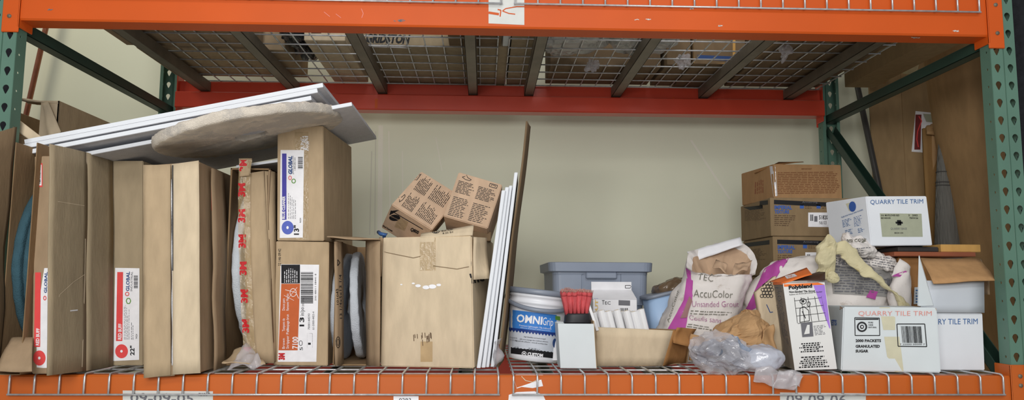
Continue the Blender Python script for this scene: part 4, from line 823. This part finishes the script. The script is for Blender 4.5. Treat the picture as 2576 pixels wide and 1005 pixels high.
mb = blob(P(1915, 900, .035), (.056, .045, .036), BP, .005, 24, 5, smooth=True, fn=ridge); mb.build('bubble_pouch', t, label='rounded milky pouch')
mb = MB(); mb.quad(P(1895, 958, -.03), P(2010, 975, -.035), P(2018, 940, -.02), P(1900, 925, .0), .0012, CLEAR, (16, 10), .02, 34, 6); mb.build('hanging_film', t)
mb = MB(); mb.quad(P(1940, 975, -.034), P(2000, 980, -.036), P(2020, 945, -.03), P(1960, 930, -.02), .0012, CLEAR, (14, 10), .018, 40, 11); mb.build('hanging_film', t)

# ================================================================ RIGHT: CARTONS
SID = card('grey_printed_side', (142, 134, 124)); PWH = mat('carton_white_gloss', (228, 228, 226), .35, .03, 8, spec=.5)
t = thing('grout_carton', 'tall white Polyblend grout carton with orange top and purple stripe, tilted', 'carton', P(2050, 930, .05))
O = P(1999, 933, .055); O.z = Z0+.001; A = P(2105, 927, .055)-O; B = P(1969, 712, .06)-O; C = V(.016, .11, .0)
mb = MB(); mb.ob(O, A, C, B, SID, .001); mb.ob(O+V(0, -.0015, 0), A, V(0, .0012, 0), B, PWH, 0); pbody = mb.build('carton_body', t); bx_ = MB(); bx_.ob(O+V(0, -.0015, 0), A, V(0, .0012, 0), B, PWH, 0); bp = {'bvh': BVHTree.FromPolygons(bx_.v, bx_.f), '_o': pbody['_o'], '_b': pbody['_b']}
p = Print(bp, .0006); p.quad([(1971.5, 714.5), (2073.5, 709), (2074, 715), (1972.5, 720.5)], ORI, 1); p.poly([(2046, 717), (2074, 715.5), (2089, 826), (2086, 824)], LIL, 1)
p.text('Polyblend', (1984, 727), (2043, 722), 9, BLK, bold=.05); p.text('Non-Sanded Tile Grout', (1985, 736), (2050, 733), 5, BLK, bold=.03); p.text('Relleno sin Arena para Juntas de Azulejo', (1986, 742), (2068, 734), 3, BLK, bold=.01)
for k in range(5): x = 1998+k*17; p.strip([(x, 748-k), (x+8+k, 812-k*2)], 1.2, BLK)
for k in range(4): p.strip([(1998+k*3, 756+k*19), (2066+k*5, 748+k*19)], 1.2, BLK)
p.ring(2020, 757, 8, 7, 1.6, BLK, 2, 16); p.disc(2020, 757, 3, 3, BLK, 2, 10); p.ring(2034, 764, 4, 6, 1.5, BLK, 2, 12); p.strip([(2012, 775), (2022, 770), (2034, 780), (2036, 806), (2012, 810), (2012, 775)], 1.6, BLK, 2); p.strip([(2018, 782), (2026, 800)], 2, BLK, 2)
p.quad([(2014, 812), (2043, 810), (2046, 845), (2018, 847)], GRY, 2); p.poly([(2022, 840), (2030, 816), (2036, 816), (2036, 838)], PWH, 3); p.lines([(2046, 818), (2076, 815), (2080, 840), (2050, 843)], 7, GRY, 3, .35, word=8)
for k, (y, l) in enumerate(((862, 50), (867, 44), (872, 62), (877, 40), (882, 58), (896, 60), (901, 48), (906, 66), (911, 72), (916, 60), (921, 78))):
    cx_ = 2040+(y-860)*.14; p.lines([(cx_-l/2, y), (cx_+l/2, y-3), (cx_+l/2, y+1), (cx_-l/2, y+4)], 1, BLK, k, .75, word=6, ragged=.05)
p.done('printed_front', t)
top = O+B
mb = MB(); mb.quad(P(1937, 708, .165), P(1972, 712, .055), P(2043, 690, .06), P(2030, 674, .165), .0015, ORI, (4, 4), .002, 20); of = mb.build('top_flap', t, label='orange top flap with white sticker'); p = Print(of); p.quad([(1974, 694), (1998, 688), (2006, 694), (1980, 701)], WS, 1); p.lines([(1980, 694), (1998, 690), (2002, 694), (1984, 698)], 2, ORI, 2, .4, word=5); p.done('sticker', of)
mb = MB(); mb.quad(P(1990, 706, .075), P(2076, 704, .075), P(2076, 684, .11), P(2060, 683, .16), .0015, mat('dark_brown_liner', (72, 48, 36), .5, .1, 20), (4, 4), .003, 20); mb.build('top_flap', t, label='dark brown inner flap')
mb = MB(); q0 = O+V(-.0012, 0, 0); mb.ob(q0+B*.985+V(-.001, 0, 0), V(.001, 0, 0), C, B*.03, ORI, 0); mb.build('orange_edge', t)
bs = MB(); bs.ob(O, A, C, B, SID, 0); p = Print({'bvh': BVHTree.FromPolygons(bs.v, bs.f), '_o': pbody['_o'], '_b': pbody['_b']}, .0012); p.lines([(1945, 720), (1966, 722), (1990, 880), (1968, 840)], 22, GRY, 3, .35, word=7, lv=1); p.done('printed_side', t)
# sugar carton
t = thing('sugar_carton', 'white carton printed 2000 packets granulated sugar, with red handwriting', 'box', P(2240, 940, .02))
F = flat(front((2122, 771), (2357, 773), (2368, 942), (2116, 936), .05, .0), Z0); mb = MB(); ex = back_to(F, 2096, 900, .20, 3); ex = (F[1]-F[0]).cross(V(0, 0, 1)).normalized()*-.19+V(-.008, 0, 0); prism(mb, F, ex, WC, .003); bS = mb.build('carton_body', t)
p = Print(bS); p.quad([(2212, 772), (2252, 772), (2252, 829), (2222, 829)], TAPEY, 1, (2, 2)); p.done('yellowed_tape', t); p = Print(bS); p.quad([(2224, 846), (2262, 846), (2275, 940), (2238, 939)], TAPEY, 1, (2, 2)); p.done('yellowed_tape', t)
p = Print(bS, .0009)
p.strip([(2150, 798), (2151, 843), (2213, 843), (2212, 799), (2150, 798)], 2, BLK); p.strip([(2152, 802), (2210, 802)], 3, BLK); p.ring(2168, 821, 11, 11, 4, BLK, 2, 22); p.disc(2168, 821, 5, 5, BLK, 2, 14); p.disc(2168, 821, 2.5, 2.5, WS, 3, 10)
for k, s in enumerate(('PURE', 'CANE', 'NATURAL')): p.text(s, (2184, 812+k*6), (2184+len(s)*3, 812+k*6), 3.5, BLK, bold=.02)
p.text('2000 PACKETS', (2152, 859), (2216, 859), 6.5, BLK, bold=.04); p.text('GRANULATED', (2152, 873), (2213, 873), 6.5, BLK, bold=.04); p.text('SUGAR', (2152, 885), (2184, 885), 6.5, BLK, bold=.04)
p.strip([(2256, 814), (2326, 814), (2331, 871), (2259, 870), (2256, 814)], 2.2, BLK); p.barcode([(2266, 819), (2318, 820), (2321, 862), (2270, 861)], BLK, 26, 4); p.text('7 25000 00000 7', (2263, 867), (2326, 867), 4, BLK)
p.text('QUARRY TILE TRIM', (2159, 793), (2343, 793), 12, PINK, bold=-.012, lv=3)
p.text('ETS', (2093, 817), (2106, 817), 13, GLB, bold=.03) ; p.done('printed_lettering', t)
p = Print(bS, .0008); p.poly([(2113, 766+4), (2121, 774), (2112, 778)], KR, 1); p.poly([(2352, 774), (2358, 774), (2357, 782)], KR, 1); p.done('worn_corners', t)
# open quarry box
t = thing('tile_trim_box', 'open white QUARRY TILE TRIM box with raised kraft-lined lid, at far right', 'box', P(2400, 925, .16))
F = flat(front((2350, 786), (2472, 787), (2478, 932), (2352, 932), .075, .07), Z0); mb = MB(); prism(mb, F, (0, .20, 0), WCB, .002); bQ = mb.build('carton_body', t); zq = F[0].z
p = Print(bQ); NV = ink('quarry_blue', (70, 108, 160)); p.text('RY TILE TRIM', (2360, 815), (2459, 814), 14, NV, bold=.0); p.done('printed_lettering', t)
mb = MB(); mb.quad(P(2312, 785, .072), P(2475, 786, .066), P(2474, 707, .072), P(2330, 705, .075), .0035, mat('grey_white_card', (196, 202, 210), .6, .04, 8, .05, 60), (4, 4), .002, 12); mb.build('raised_front_flap', t)
mb = MB(); mb.quad(P(2308, 768, .07), P(2312, 766, .19), P(2311, 642, .19), P(2311, 645, .068), .003, WC); mb.add([P(2311, 643, .068), P(2348, 768, .066), P(2311, 769, .064), P(2313, 643, .071), P(2350, 768, .071), P(2311, 769, .071)], [(0, 2, 1), (3, 4, 5), (0, 1, 4, 3)], WC); mb.build('side_flap', t)
mb = MB(); mb.quad(P(2348, 713, .048), P(2510, 706, .045), P(2462, 652, .16), P(2316, 648, .15), .0035, card('kraft_lining', (186, 144, 100)), (10, 5), .006, 10, 2); mb.build('lid_flap', t)
mb = MB(); mb.quad(P(2466, 650, .165), P(2486, 700, .14), P(2488, 740, .12), P(2470, 740, .16), .0035, K2, (4, 4), .003, 10, 2); mb.build('back_flap', t)
# brown carton, boards
t = thing('brown_carton', 'orange-brown carton supporting the red-brown board, right of the bags', 'box', P(2290, 780, .38))
xl = P(2262, 700, .285).x; xr = 1.362; zt = P(2290, 646, .285).z; mb = MB(); mb.bx((xl, .285, Z0), (xr, .56, zt), KR, .003); bW = mb.build('carton_body', t)
mb = MB(); mb.quad(P(2298, 764, .278), P(2322, 764, .278), P(2322, 720, .278), P(2300, 722, .278), .002, WC); cc = mb.build('white_panel', t); p = Print(cc); p.lines([(2303, 726), (2320, 726), (2320, 762), (2303, 762)], 5, NV, 3, .5, word=8); p.done('blue_print', cc)
BRD = mat('red_brown_board', (146, 82, 54), .5, .1, 9, .1, 60)
zb_ = zt+.001; a = P(2248, 632, .25); b = P(2453, 640, .25); mb = MB(); mb.bx((a.x, .245, zb_), (b.x, .41, zb_+.014), BRD, .002); mb.build('wooden_board', base=(a.x, .30, zb_), label='flat red-brown wooden board under the closed QUARRY TILE TRIM box', cat='board')
zc = zb_+.0145; mb = MB(); mb.bx((P(2260, 625, .265).x, .265, zc), (P(2362, 625, .265).x, .41, zc+.016), mat('dark_slate', (58, 54, 52), .4, .1, 20), .003); mb.build('dark_tile_sample', base=(P(2300, 625, .33).x, .4, zc), label='dark flat tile block between the red-brown board and white box', cat='tile')
x1_ = P(2368, 630, .26).x; x2_ = P(2468, 630, .26).x; mb = MB(); mb.bx((x1_, .26, zc), (x2_, .36, zc+.024), card('golden_carton', (206, 160, 92)), .002); bb = mb.build('small_gold_carton', base=(x1_, .38, zc), label='small golden-tan carton lying on the right end of the red-brown board', cat='box')
# closed quarry box
t = thing('tile_trim_box', 'closed white QUARRY TILE TRIM box with green-grey label, on the board', 'box', P(2260, 610, .35))
O = P(2192, 615, .25); O.z = zc+.0175; A = P(2346, 614, .25)-P(2192, 615, .25); B = P(2178, 491, .25)-P(2192, 615, .25); C = V(-.045, .185, .0)
mb = MB(); mb.ob(O, A, C, B, WCB, .002, 2); bz = mb.build('carton_body', t)
p = Print(bz); p.text('QUARRY TILE TRIM', (2189, 513), (2322, 511), 11, NV); p.quad([(2213, 536), (2318, 537), (2321, 595), (2219, 595)], GREYLAB, 1); p.text('016  MAYFLOWER RED', (2216, 543), (2262, 543), 4, BLK, bold=.02); p.text('RED INDOOR', (2216, 550), (2240, 550), 4, BLK, bold=.02); p.text('5   2002', (2285, 543), (2308, 543), 4, BLK, bold=.02); p.text('TRF/0126', (2287, 550), (2309, 550), 4, BLK, bold=.02)
p.quad([(2256, 553), (2266, 553), (2267, 566), (2257, 566)], BLK, 2); p.quad([(2252, 557), (2270, 557), (2271, 562), (2253, 562)], BLK, 2); p.text('QUARRY BASE', (2240, 577), (2281, 577), 5, GRY); p.text('MADE USA', (2250, 587), (2272, 587), 3.5, BLK, bold=.01); p.done('printed_front', t)
p = Print(bz); p.disc(2145, 519, 9, 13, GLB, 2, 18); p.poly([(2128, 512), (2150, 506), (2148, 528), (2136, 530)], TAPEY, 1); p.text('TILES FOR WALLS AND FLOORS', (2117, 548), (2172, 528), 3, NV, bold=.02)
p.lines([(2119, 553), (2142, 546), (2143, 566), (2121, 572)], 6, NV, 3, .4, word=6); p.lines([(2148, 545), (2170, 538), (2172, 566), (2150, 570)], 7, NV, 4, .35, word=6); p.lines([(2126, 578), (2150, 572), (2152, 586), (2128, 592)], 4, NV, 5, .4, word=6); p.lines([(2158, 574), (2174, 570), (2175, 582), (2160, 586)], 3, NV, 6, .4, word=6); p.done('printed_side', t)
# imperial texture cartons
zbase = Z0
h4 = [P(2040, y, .55).z for y in (497, 600)]; hh = .1395; z_top = P(2040, 497, .55).z; hh = (z_top-Z0)/4
for k in range(4):
    z0 = Z0+hh*k; nm = ('lowest', 'third from top', 'second from top', 'topmost')[k]
    t = thing('vinyl_tile_carton', 'brown carton with black band and blue print in rear stack, %s' % nm, 'box', (1.05, .7, z0), 'stacked floor tile cartons')
    dx = (.006, .012, .006, .0)[k]; x0 = P(1939, 560, .55).x+dx; x1 = x0+.31; mb = MB(); mb.bx((x0, .55+dx*.3, z0+.0005), (x1, .86, z0+hh-.0005), KIMP, .002); b_ = mb.build('carton_body', t)
    if k < 1: continue
    y0 = {3: 497, 2: 597, 1: 697}[k]; sx = {3: 0, 2: 8, 1: 16}[k]; p = Print(b_)
    xL = 1948+sx; p.quad([(xL-1, y0+5), (2180, y0+5), (2180, y0+17), (xL-1, y0+16)], BLK, 1); p.text('Armstrong', (2018+sx*.3, y0+13), (2056+sx*.3, y0+13), 5, GRY, lv=2)
    p.text('IMPERIAL', (xL, y0+28), (xL+44, y0+29), 9, GLB, bold=.04); p.text('TEXTURE', (xL, y0+39), (xL+37, y0+39), 8, GLB, bold=.04); p.lines([(xL, y0+42), (xL+58, y0+43), (xL+52, y0+73), (xL, y0+71)], 6, BRN, k, .4, word=10)
    for q in range(3): x = 2012+q*42+sx; p.rect(x, y0+17, x+10, y0+27, GLB, 1); p.lines([(x+13, y0+19), (x+32, y0+19), (x+32, y0+28), (x+13, y0+28)], 2, BRN, q, .35, word=6)
    p.quad([(2033+sx*-.9+(0), y0+37), (2105, y0+37), (2106, y0+74), (2033-sx, y0+73)], WS, 1); p.text('51820', (2060-sx*.6, y0+54), (2082-sx*.6, y0+54), 10, BLK, bold=.02); p.text('N6103', (2061-sx*.6, y0+67), (2079-sx*.6, y0+67), 9, BLK)
    p.barcode([(2038-sx, y0+42), (2046-sx, y0+42), (2046-sx, y0+58), (2038-sx, y0+58)], BLK, 8, 2); p.barcode([(2086-sx*.4, y0+42), (2094-sx*.4, y0+42), (2094-sx*.4, y0+64), (2086-sx*.4, y0+64)], BLK, 8, 3); p.quad([(2048-sx, y0+46), (2056-sx, y0+46), (2056-sx, y0+60), (2048-sx, y0+60)], GRY, 2)
    p.done('printed_front', t)
    p = Print(b_); p.quad([(1870+sx*.5, y0+14), (1932+sx*.5, y0+6), (1932+sx*.5, y0+17), (1870+sx*.5, y0+24)], BLK, 1, (3, 1)); p.lines([(1874, y0+31), (1930, y0+24), (1930, y0+56), (1874, y0+58)], 9, BRN, 4+k, .3, word=9); p.done('printed_side', t)
# top tan carton
t = thing('tan_carton', 'tan carton with dense orange-brown print on top of the rear stack', 'box', P(2010, 490, .62))
x0 = P(1946, 450, .60).x; x1 = P(2117, 450, .60).x; zt = P(2030, 414, .60).z; mb = MB(); mb.ob((x0, .60, z_top+.001), (x1-x0, .0, 0), (-.035, .24, 0), (0, 0, zt-z_top), card('ochre_cardboard', (164, 128, 90)), .002, 2); b_ = mb.build('carton_body', t)
p = Print(b_); OB = ink('ochre_print', (128, 84, 52)); p.lines([(1956, 432), (2112, 430), (2112, 486), (1956, 488)], 13, OB, 2, .45, word=14, ragged=.1); p.text('IMPORTANT', (2016, 426), (2042, 426), 3, OB, bold=.03); p.done('printed_front', t)
p = Print(b_); p.lines([(1898, 488), (1899, 450), (1922, 440), (1922, 484)], 5, ink('red_brown_print', (140, 66, 48)), 5, .3, word=12); p.done('printed_side', t)
p = Print(b_); p.quad([(1936, 418), (1950, 416), (1956, 492), (1946, 494)], SHEEN, 1, (2, 5)); p.done('packing_tape', t)
mb = MB(); mb.quad(P(1898, 436, .72), P(1948, 414, .60), P(2022, 408, .72), P(1960, 409, .83), .003, KR, (4, 4), .003, 12); mb.build('lid_flap', t)

# ================================================================ BEYOND THE RIGHT FRAME
BGK = card('backdrop_cardboard', (160, 134, 98)); BGK2 = card('backdrop_cardboard_warm', (172, 138, 98))
t = thing('flattened_carton', 'tall brown flattened carton standing behind the right end of the rack', 'cardboard', (1.75, 1.2, ZF))
xa = P(2190, 300, 1.2).x; xb = P(2380, 300, 1.2).x; xm = P(2271, 300, 1.2).x; zz = P(2240, 120, 1.2).z
mb = MB(); mb.bx((xa, 1.20, ZF), (xm, 1.21, zz), BGK, .002); bl = mb.build('left_panel', t); mb = MB(); mb.ob((xm, 1.20, ZF), (xb-xm, -.05, 0), (0, .01, 0), (0, 0, zz-ZF), BGK, .002); br_ = mb.build('right_panel', t)
p = Print(br_); p.quad([(2303, 279), (2362, 285), (2330, 384), (2293, 381)], WS, 1); p.quad([(2303, 288), (2318, 288), (2315, 376), (2300, 376)], REDDK, 2); p.strip([(2311, 292), (2318, 304), (2308, 330), (2306, 350), (2310, 370)], 3, LRED, 3); p.quad([(2322, 286), (2362, 288), (2362, 310), (2330, 306)], GREYLAB, 2); p.done('torn_sticker', t, 'torn white and dark red sticker')
mb = MB(); mb.tube([P(2212, 200, 1.15), P(2235, 178, 1.12), P(2242, 160, 1.05)], [.03, .028, .028], BGK2, 16); mb.build('cardboard_roll', base=P(2225, 185, 1.13), label='end of small cardboard roll under the upper shelf at right', cat='roll')
mb = MB(); mb.tube([P(2281, 178, 1.08), P(2287, 150, 1.05)], [.040, .042], mat('cream_foam', (224, 214, 176), .7, .06, 20), 20); mb.build('foam_roll', base=P(2283, 166, 1.06), label='cream round foam roll end near top right', cat='roll')
mb = MB(); mb.quad(P(2335, 690, .98), P(2345, 690, .98), P(2362, 322, 1.0), P(2318, 324, 1.0), .012, card('brown_strip', (150, 116, 72)), (4, 10), .006, 5, 2)
mb.quad(P(2330, 338, .97), P(2372, 343, .97), P(2372, 314, 1.0), P(2328, 320, 1.0), .012, BGK2, (4, 4), .006, 5, 3); mb.quad(P(2352, 690, .99), P(2385, 690, 1.0), P(2372, 310, 1.0), P(2340, 312, .99), .01, BGK2, (4, 10), .006, 5, 5)
mb.build('bent_cardboard', base=(P(2345, 600, .98).x, .98, ZF), label='bent brown cardboard strip standing behind the grey broom', cat='cardboard')
mb = MB(); a = P(2146, 165, 1.26); b = P(2215, 490, 1.14); mb.tube([a+(a-b)*.15, a, b, b+(b-a)*2.6], .0125, mat('dark_metal_pole', (70, 68, 66), .45, .1, 20, metal=.3), 12); mb.build('metal_pole', base=b+(b-a)*2.6, label='thin dark pole leaning against the cream wall at right', cat='pole')
BRM = mat('grey_broom_straw', (128, 126, 120), .9, .25, 60, .8, 60, stretch=(6, 6, .15))
t = thing('straw_broom', 'grey stitched broom standing head-up between carton and big cardboard tube', 'broom', P(2395, 620, .90))
rows = [(700, 2350, 2440, .035, 0), (620, 2354, 2430, .033, 0), (520, 2356, 2414, .03, 0), (481, 2357, 2408, .028, 0), (424, 2359, 2395, .025, 0), (380, 2361, 2386, .02, 0), (330, 2364, 2378, .012, 0), (300, 2366, 2375, .008, 0)]
mb = MB(); rings = []
for i, (py, xl_, xr_, hd, dy) in enumerate(ease(rows, 6)):
    a = P(xl_, py, .9); b = P(xr_, py, .9); c = (a+b)/2; hw = (b-a)/2; rg = []
    for k in range(96):
        an = 2*PI*k/96; gr = 1+(.05 if k % 2 else -.03); rg.append(c+hw*(math.cos(an)*gr)+V(0, hd*math.sin(an)*gr, 0))
    rings.append(rg)
mb.loft(rings, BRM); mb.build('broom_head', t)
for y in (432, 458, 466):
    xl_, xr_ = (2359, 2397) if y < 440 else (2358, 2404); c = (P(xl_, y, .9)+P(xr_, y+4, .9))/2; hw = (P(xr_, y+4, .9)-P(xl_, y, .9))/2*1.08; mb = MB()
    mb.tube([c+hw*math.cos(2*PI*k/24)+V(0, .030*math.sin(2*PI*k/24), 0) for k in range(25)], .0022, mat('dark_twine', (84, 82, 80), .8), 6); mb.build('stitching', t)
mb = MB(); mb.tube([P(2371, 305, .9), P(2352, 90, .95)], .011, mat('wood_handle', (150, 116, 78), .6, .1, 20), 10); mb.build('handle', t)
# large cardboard tube
mb = MB(); rings = []
for z_, (pl, py) in ((ZF, (2520, 1400)), (.0, (2470, 880)), (.27, (2448, 700)), (.36, (2434, 617)), (.53, (2412, 481)), (.64, (2399, 424)), (.81, (2383, 340)), (.9, (2364, 235)), (1.05, (2348, 130)), (1.6, (2330, -300))):
    x_ = P(pl, py, .82).x; z_ = z_ if z_ < 0 else P(pl, py, .82).z; x2 = P(2545, 500, .62).x+.2; c = V((x_+x2)/2, .83, z_); rr = (x2-x_)/2; rings.append([c+V(rr*math.cos(2*PI*k/64), .20*math.sin(2*PI*k/64), 0) for k in range(64)])
mb.loft(rings, BGK2); mb.build('cardboard_tube', base=(rings[0][0].x, .8, ZF), label='very large curved cardboard sheet standing behind the right upright', cat='cardboard')
BLKC = mat('black_fabric', (28, 29, 34), .95, .3, 60, .8, 200)
mb = MB(); rings = []
x_ = P(2530, 300, .2).x+.02; pts = [V(x_+.02+.4*k/20, .26+.02*math.sin(k*1.3), ZF) for k in range(21)]
mb.loft([[p_+V(.0, 0, z_-ZF) for p_ in pts]+[p_+V(.0, .01, z_-ZF) for p_ in reversed(pts)] for z_ in (ZF, 0, 1.0, 1.8)], BLKC); mb.build('black_curtain', base=(x_+.2, .26, ZF), label='black fabric hanging right of the right upright', cat='fabric')
mb = MB(); lf0 = P(30, 300, .2).x-.03
mb.loft([[V(lf0-.02-.4*k/20, .26+.02*math.sin(k*1.3), z_) for k in range(21)]+[V(lf0-.02-.4*k/20, .27+.02*math.sin(k*1.3), z_) for k in range(20, -1, -1)] for z_ in (ZF, 0, 1.0, 1.8)], BLKC); mb.build('black_curtain', base=(lf0-.2, .26, ZF), label='black sheet added behind the holes of the left upright', cat='fabric')  # unseen sheet added so the left column holes look dark
# beam of the next bay
t = thing('load_beam', 'orange end of the next bay beam at the bottom right corner', 'beam', (1.6, 0, -.12))
mb = MB(); mb.bx((XC+CW+.006, 0, -.12), (2.2, .07, -.003), ORG2, .004); mb.build('beam_body', t); mb = MB(); mb.bx((XC+.046, -.012, -.16), (XC+CW+.03, -.006, .03), ORG2, .002); mb.build('end_connector', t)
# copper pipe on the wall
mb = MB(); a = P(122, 40, 1.30); b = P(72, 260, 1.30); mb.tube([a+(a-b)*1.2, a, b, b+(b-a)*2], .0115, mat('copper', (150, 96, 74), .3, .15, 30, metal=.8), 14); mb.build('copper_pipe', base=b, label='copper pipe running up the cream wall at far left', cat='pipe')

# ================================================================ GOODS ON THE UPPER SHELF (seen through the mesh)
ZT = ZU+.006
def ubox(label, x0, x1, y0, y1, h, m, prints=None, name='stored_carton', grp='cartons on the upper shelf', cat='box'):
    t = thing(name, label, cat, ((x0+x1)/2, (y0+y1)/2, ZT), grp); mb = MB(); mb.bx((x0, y0, ZT), (x1, y1, ZT+h), m, .002); b_ = mb.build('carton_body', t)
    if prints: p = Print(b_); prints(p); p.done('printed_lettering', t)
    return t
ubox('brown carton on the upper left, seen through mesh near the front', -1.36, -.88, .08, .62, .28, K2)
ubox('brown carton on the upper left at the rear, light front edge', -1.34, -.81, .65, 1.02, .25, K1)
def pp(p): p.text('P', (792, 84), (792, 76), 9, BLK, bold=.02); p.rect(786, 66, 808, 84, BLK, 1); p.text('P', (799, 82), (799, 74), 8, K3, lv=3); p.text('a', (832, 84), (832, 78), 7, BLK); p.quad([(766, 60), (778, 60), (776, 106), (764, 108)], TAPE, 1)
x0 = P(764, 110, .53).x; ubox('tan carton with glossy tape and a black letter print, upper left shelf', x0, x0+.142, .53, 1.08, .3, K3, pp)
def gg(p): p.quad([(913, 60), (1035, 60), (1035, 121), (917, 115)], WS, 1); p.text('GRIDSTONE', (921, 105), (1050, 108), 20, BLK, bold=.05, shear=.25, lv=2); p.text("Fire-Shield Gypsum Ceiling Panels", (912, 113), (1094, 122), 8, GRY, lv=2, shear=.2)
x0 = P(912, 120, .57).x; x1 = P(1262, 120, .57).x+.028
t = ubox('grey-brown ceiling panel carton with white GRIDSTONE end label', x0, x1, .57, 1.13, .2, K5, None)
bod = t['_o'].children[0]; mbx = MB(); mbx.bx((x0, .57, ZT), (x1, 1.13, ZT+.2), K5, 0); p = Print({'bvh': BVHTree.FromPolygons(mbx.v, mbx.f)})
p.quad([(913, 60), (1035, 60), (1035, 121), (917, 117)], WS, 1); p.text('GRIDSTON', (921, 106), (1032, 109), 20, BLK, bold=.05, shear=.25, lv=2); p.text("Fire-Shield Gypsum Ceilin", (917, 114), (1032, 118), 7, GRY, lv=2, shear=.2); p.done('product_label', t, 'white label reading GRIDSTONE')
ubox('darker brown flat carton in front of the ceiling panel carton', P(1125, 100, .42).x, P(1262, 100, .42).x, .30, .565, .06, K4)
x0 = P(1262, 120, .50).x; ubox('silver-white edged carton in the middle of the upper shelf', x0+.004, x0+.03, .44, .562, .2, WC, name='white_carton')
ubox('grey-brown carton in the middle of the upper shelf beside the gap', x0+.034, x0+.115, .35, 1.10, .2, K5)
ubox('brown carton under crumpled plastic on the upper right', .17, .60, .80, 1.06, .22, K4)
def nb(p): p.quad([(1744, 100), (1850, 100), (1850, 160), (1746, 158)], card('golden_carton', (206, 160, 92)), .5); p.quad([(1754, 138), (1846, 142), (1846, 154), (1756, 150)], NAVY, 1)
x0 = P(1746, 155, .74).x; ubox('golden carton with navy band on the upper right', x0, x0+.2, .74, 1.10, .2, K4, None)
mbx = MB(); mbx.bx((x0, .74, ZT), (x0+.2, 1.1, ZT+.2), K5, 0); p = Print({'bvh': BVHTree.FromPolygons(mbx.v, mbx.f)}); nb(p); p.mb.build('navy_band', base=(0, 0, 0)) if 0 else p.done('navy_band', node({'_o': [o for o in bpy.data.objects if o.get('label') == 'golden carton with navy band on the upper right'][0], '_b': V(x0+.1, .92, ZT)}))
ubox('narrow brown carton between plastic film and golden carton, upper shelf', .615, x0-.006, .76, 1.07, .2, K4)
ubox('dark brown carton at the upper right end of the shelf', .93, 1.33, .42, 1.06, .25, K4)
ubox('brown carton at the front of the upper right shelf', .93, 1.30, .10, .40, .25, K2)
ubox('dark brown carton jutting out past the right upright, upper shelf', 1.445, 1.57, .30, 1.05, .25, BGK, name='overhanging_carton')
GB = mat('grey_film', (176, 176, 172), .3, .2, 20, .6, 60, spec=.7)
for k, (c, r_, sd, lb) in enumerate(((P(1450, 120, .45), (.15, .22, .045), 3, 'crumpled grey plastic film on the upper shelf, left of centre support'), (P(1640, 118, .42), (.13, .19, .045), 7, 'crumpled grey plastic film on the upper shelf toward the right'))):
    mb = blob(V(c.x, .54, ZT+.04), r_, GB, .012, 18, sd, zmin=ZT); mb.build('plastic_film', base=(c.x, c.y, ZT), label=lb, cat='plastic', group='plastic film on the upper shelf')
for (x, y, Y, s, lb) in ((1490, 175, .72, .03, 'plastic tuft drooping through the mesh, left one'), (1720, 160, .66, .028, 'plastic tuft drooping through the mesh, beneath golden carton'), (1975, 135, .5, .03, 'plastic tuft drooping through the mesh at right')):
    c = P(x, y, Y); c.z = ZU-.010
    mb = blob(c, (s*.9, s*.8, s), CLEAR, .012, 50, int(x), sub=4); mb.build('plastic_tuft', base=c, label=lb, cat='plastic', group='plastic tufts poking through the upper mesh')
c = P(735, 130, .5); BLKB = mat('black_bag_film', (34, 36, 44), .3, .3, 20, .6, 40, spec=.6)
mb = blob(V(-.762, .62, ZT+.07), (.052, .35, .075), BLKB, .016, 14, 5, zmin=ZT); mb.build('black_bag', base=(-.70, .62, ZT), label='black plastic bag on the upper shelf beside the taped tan carton', cat='bag')
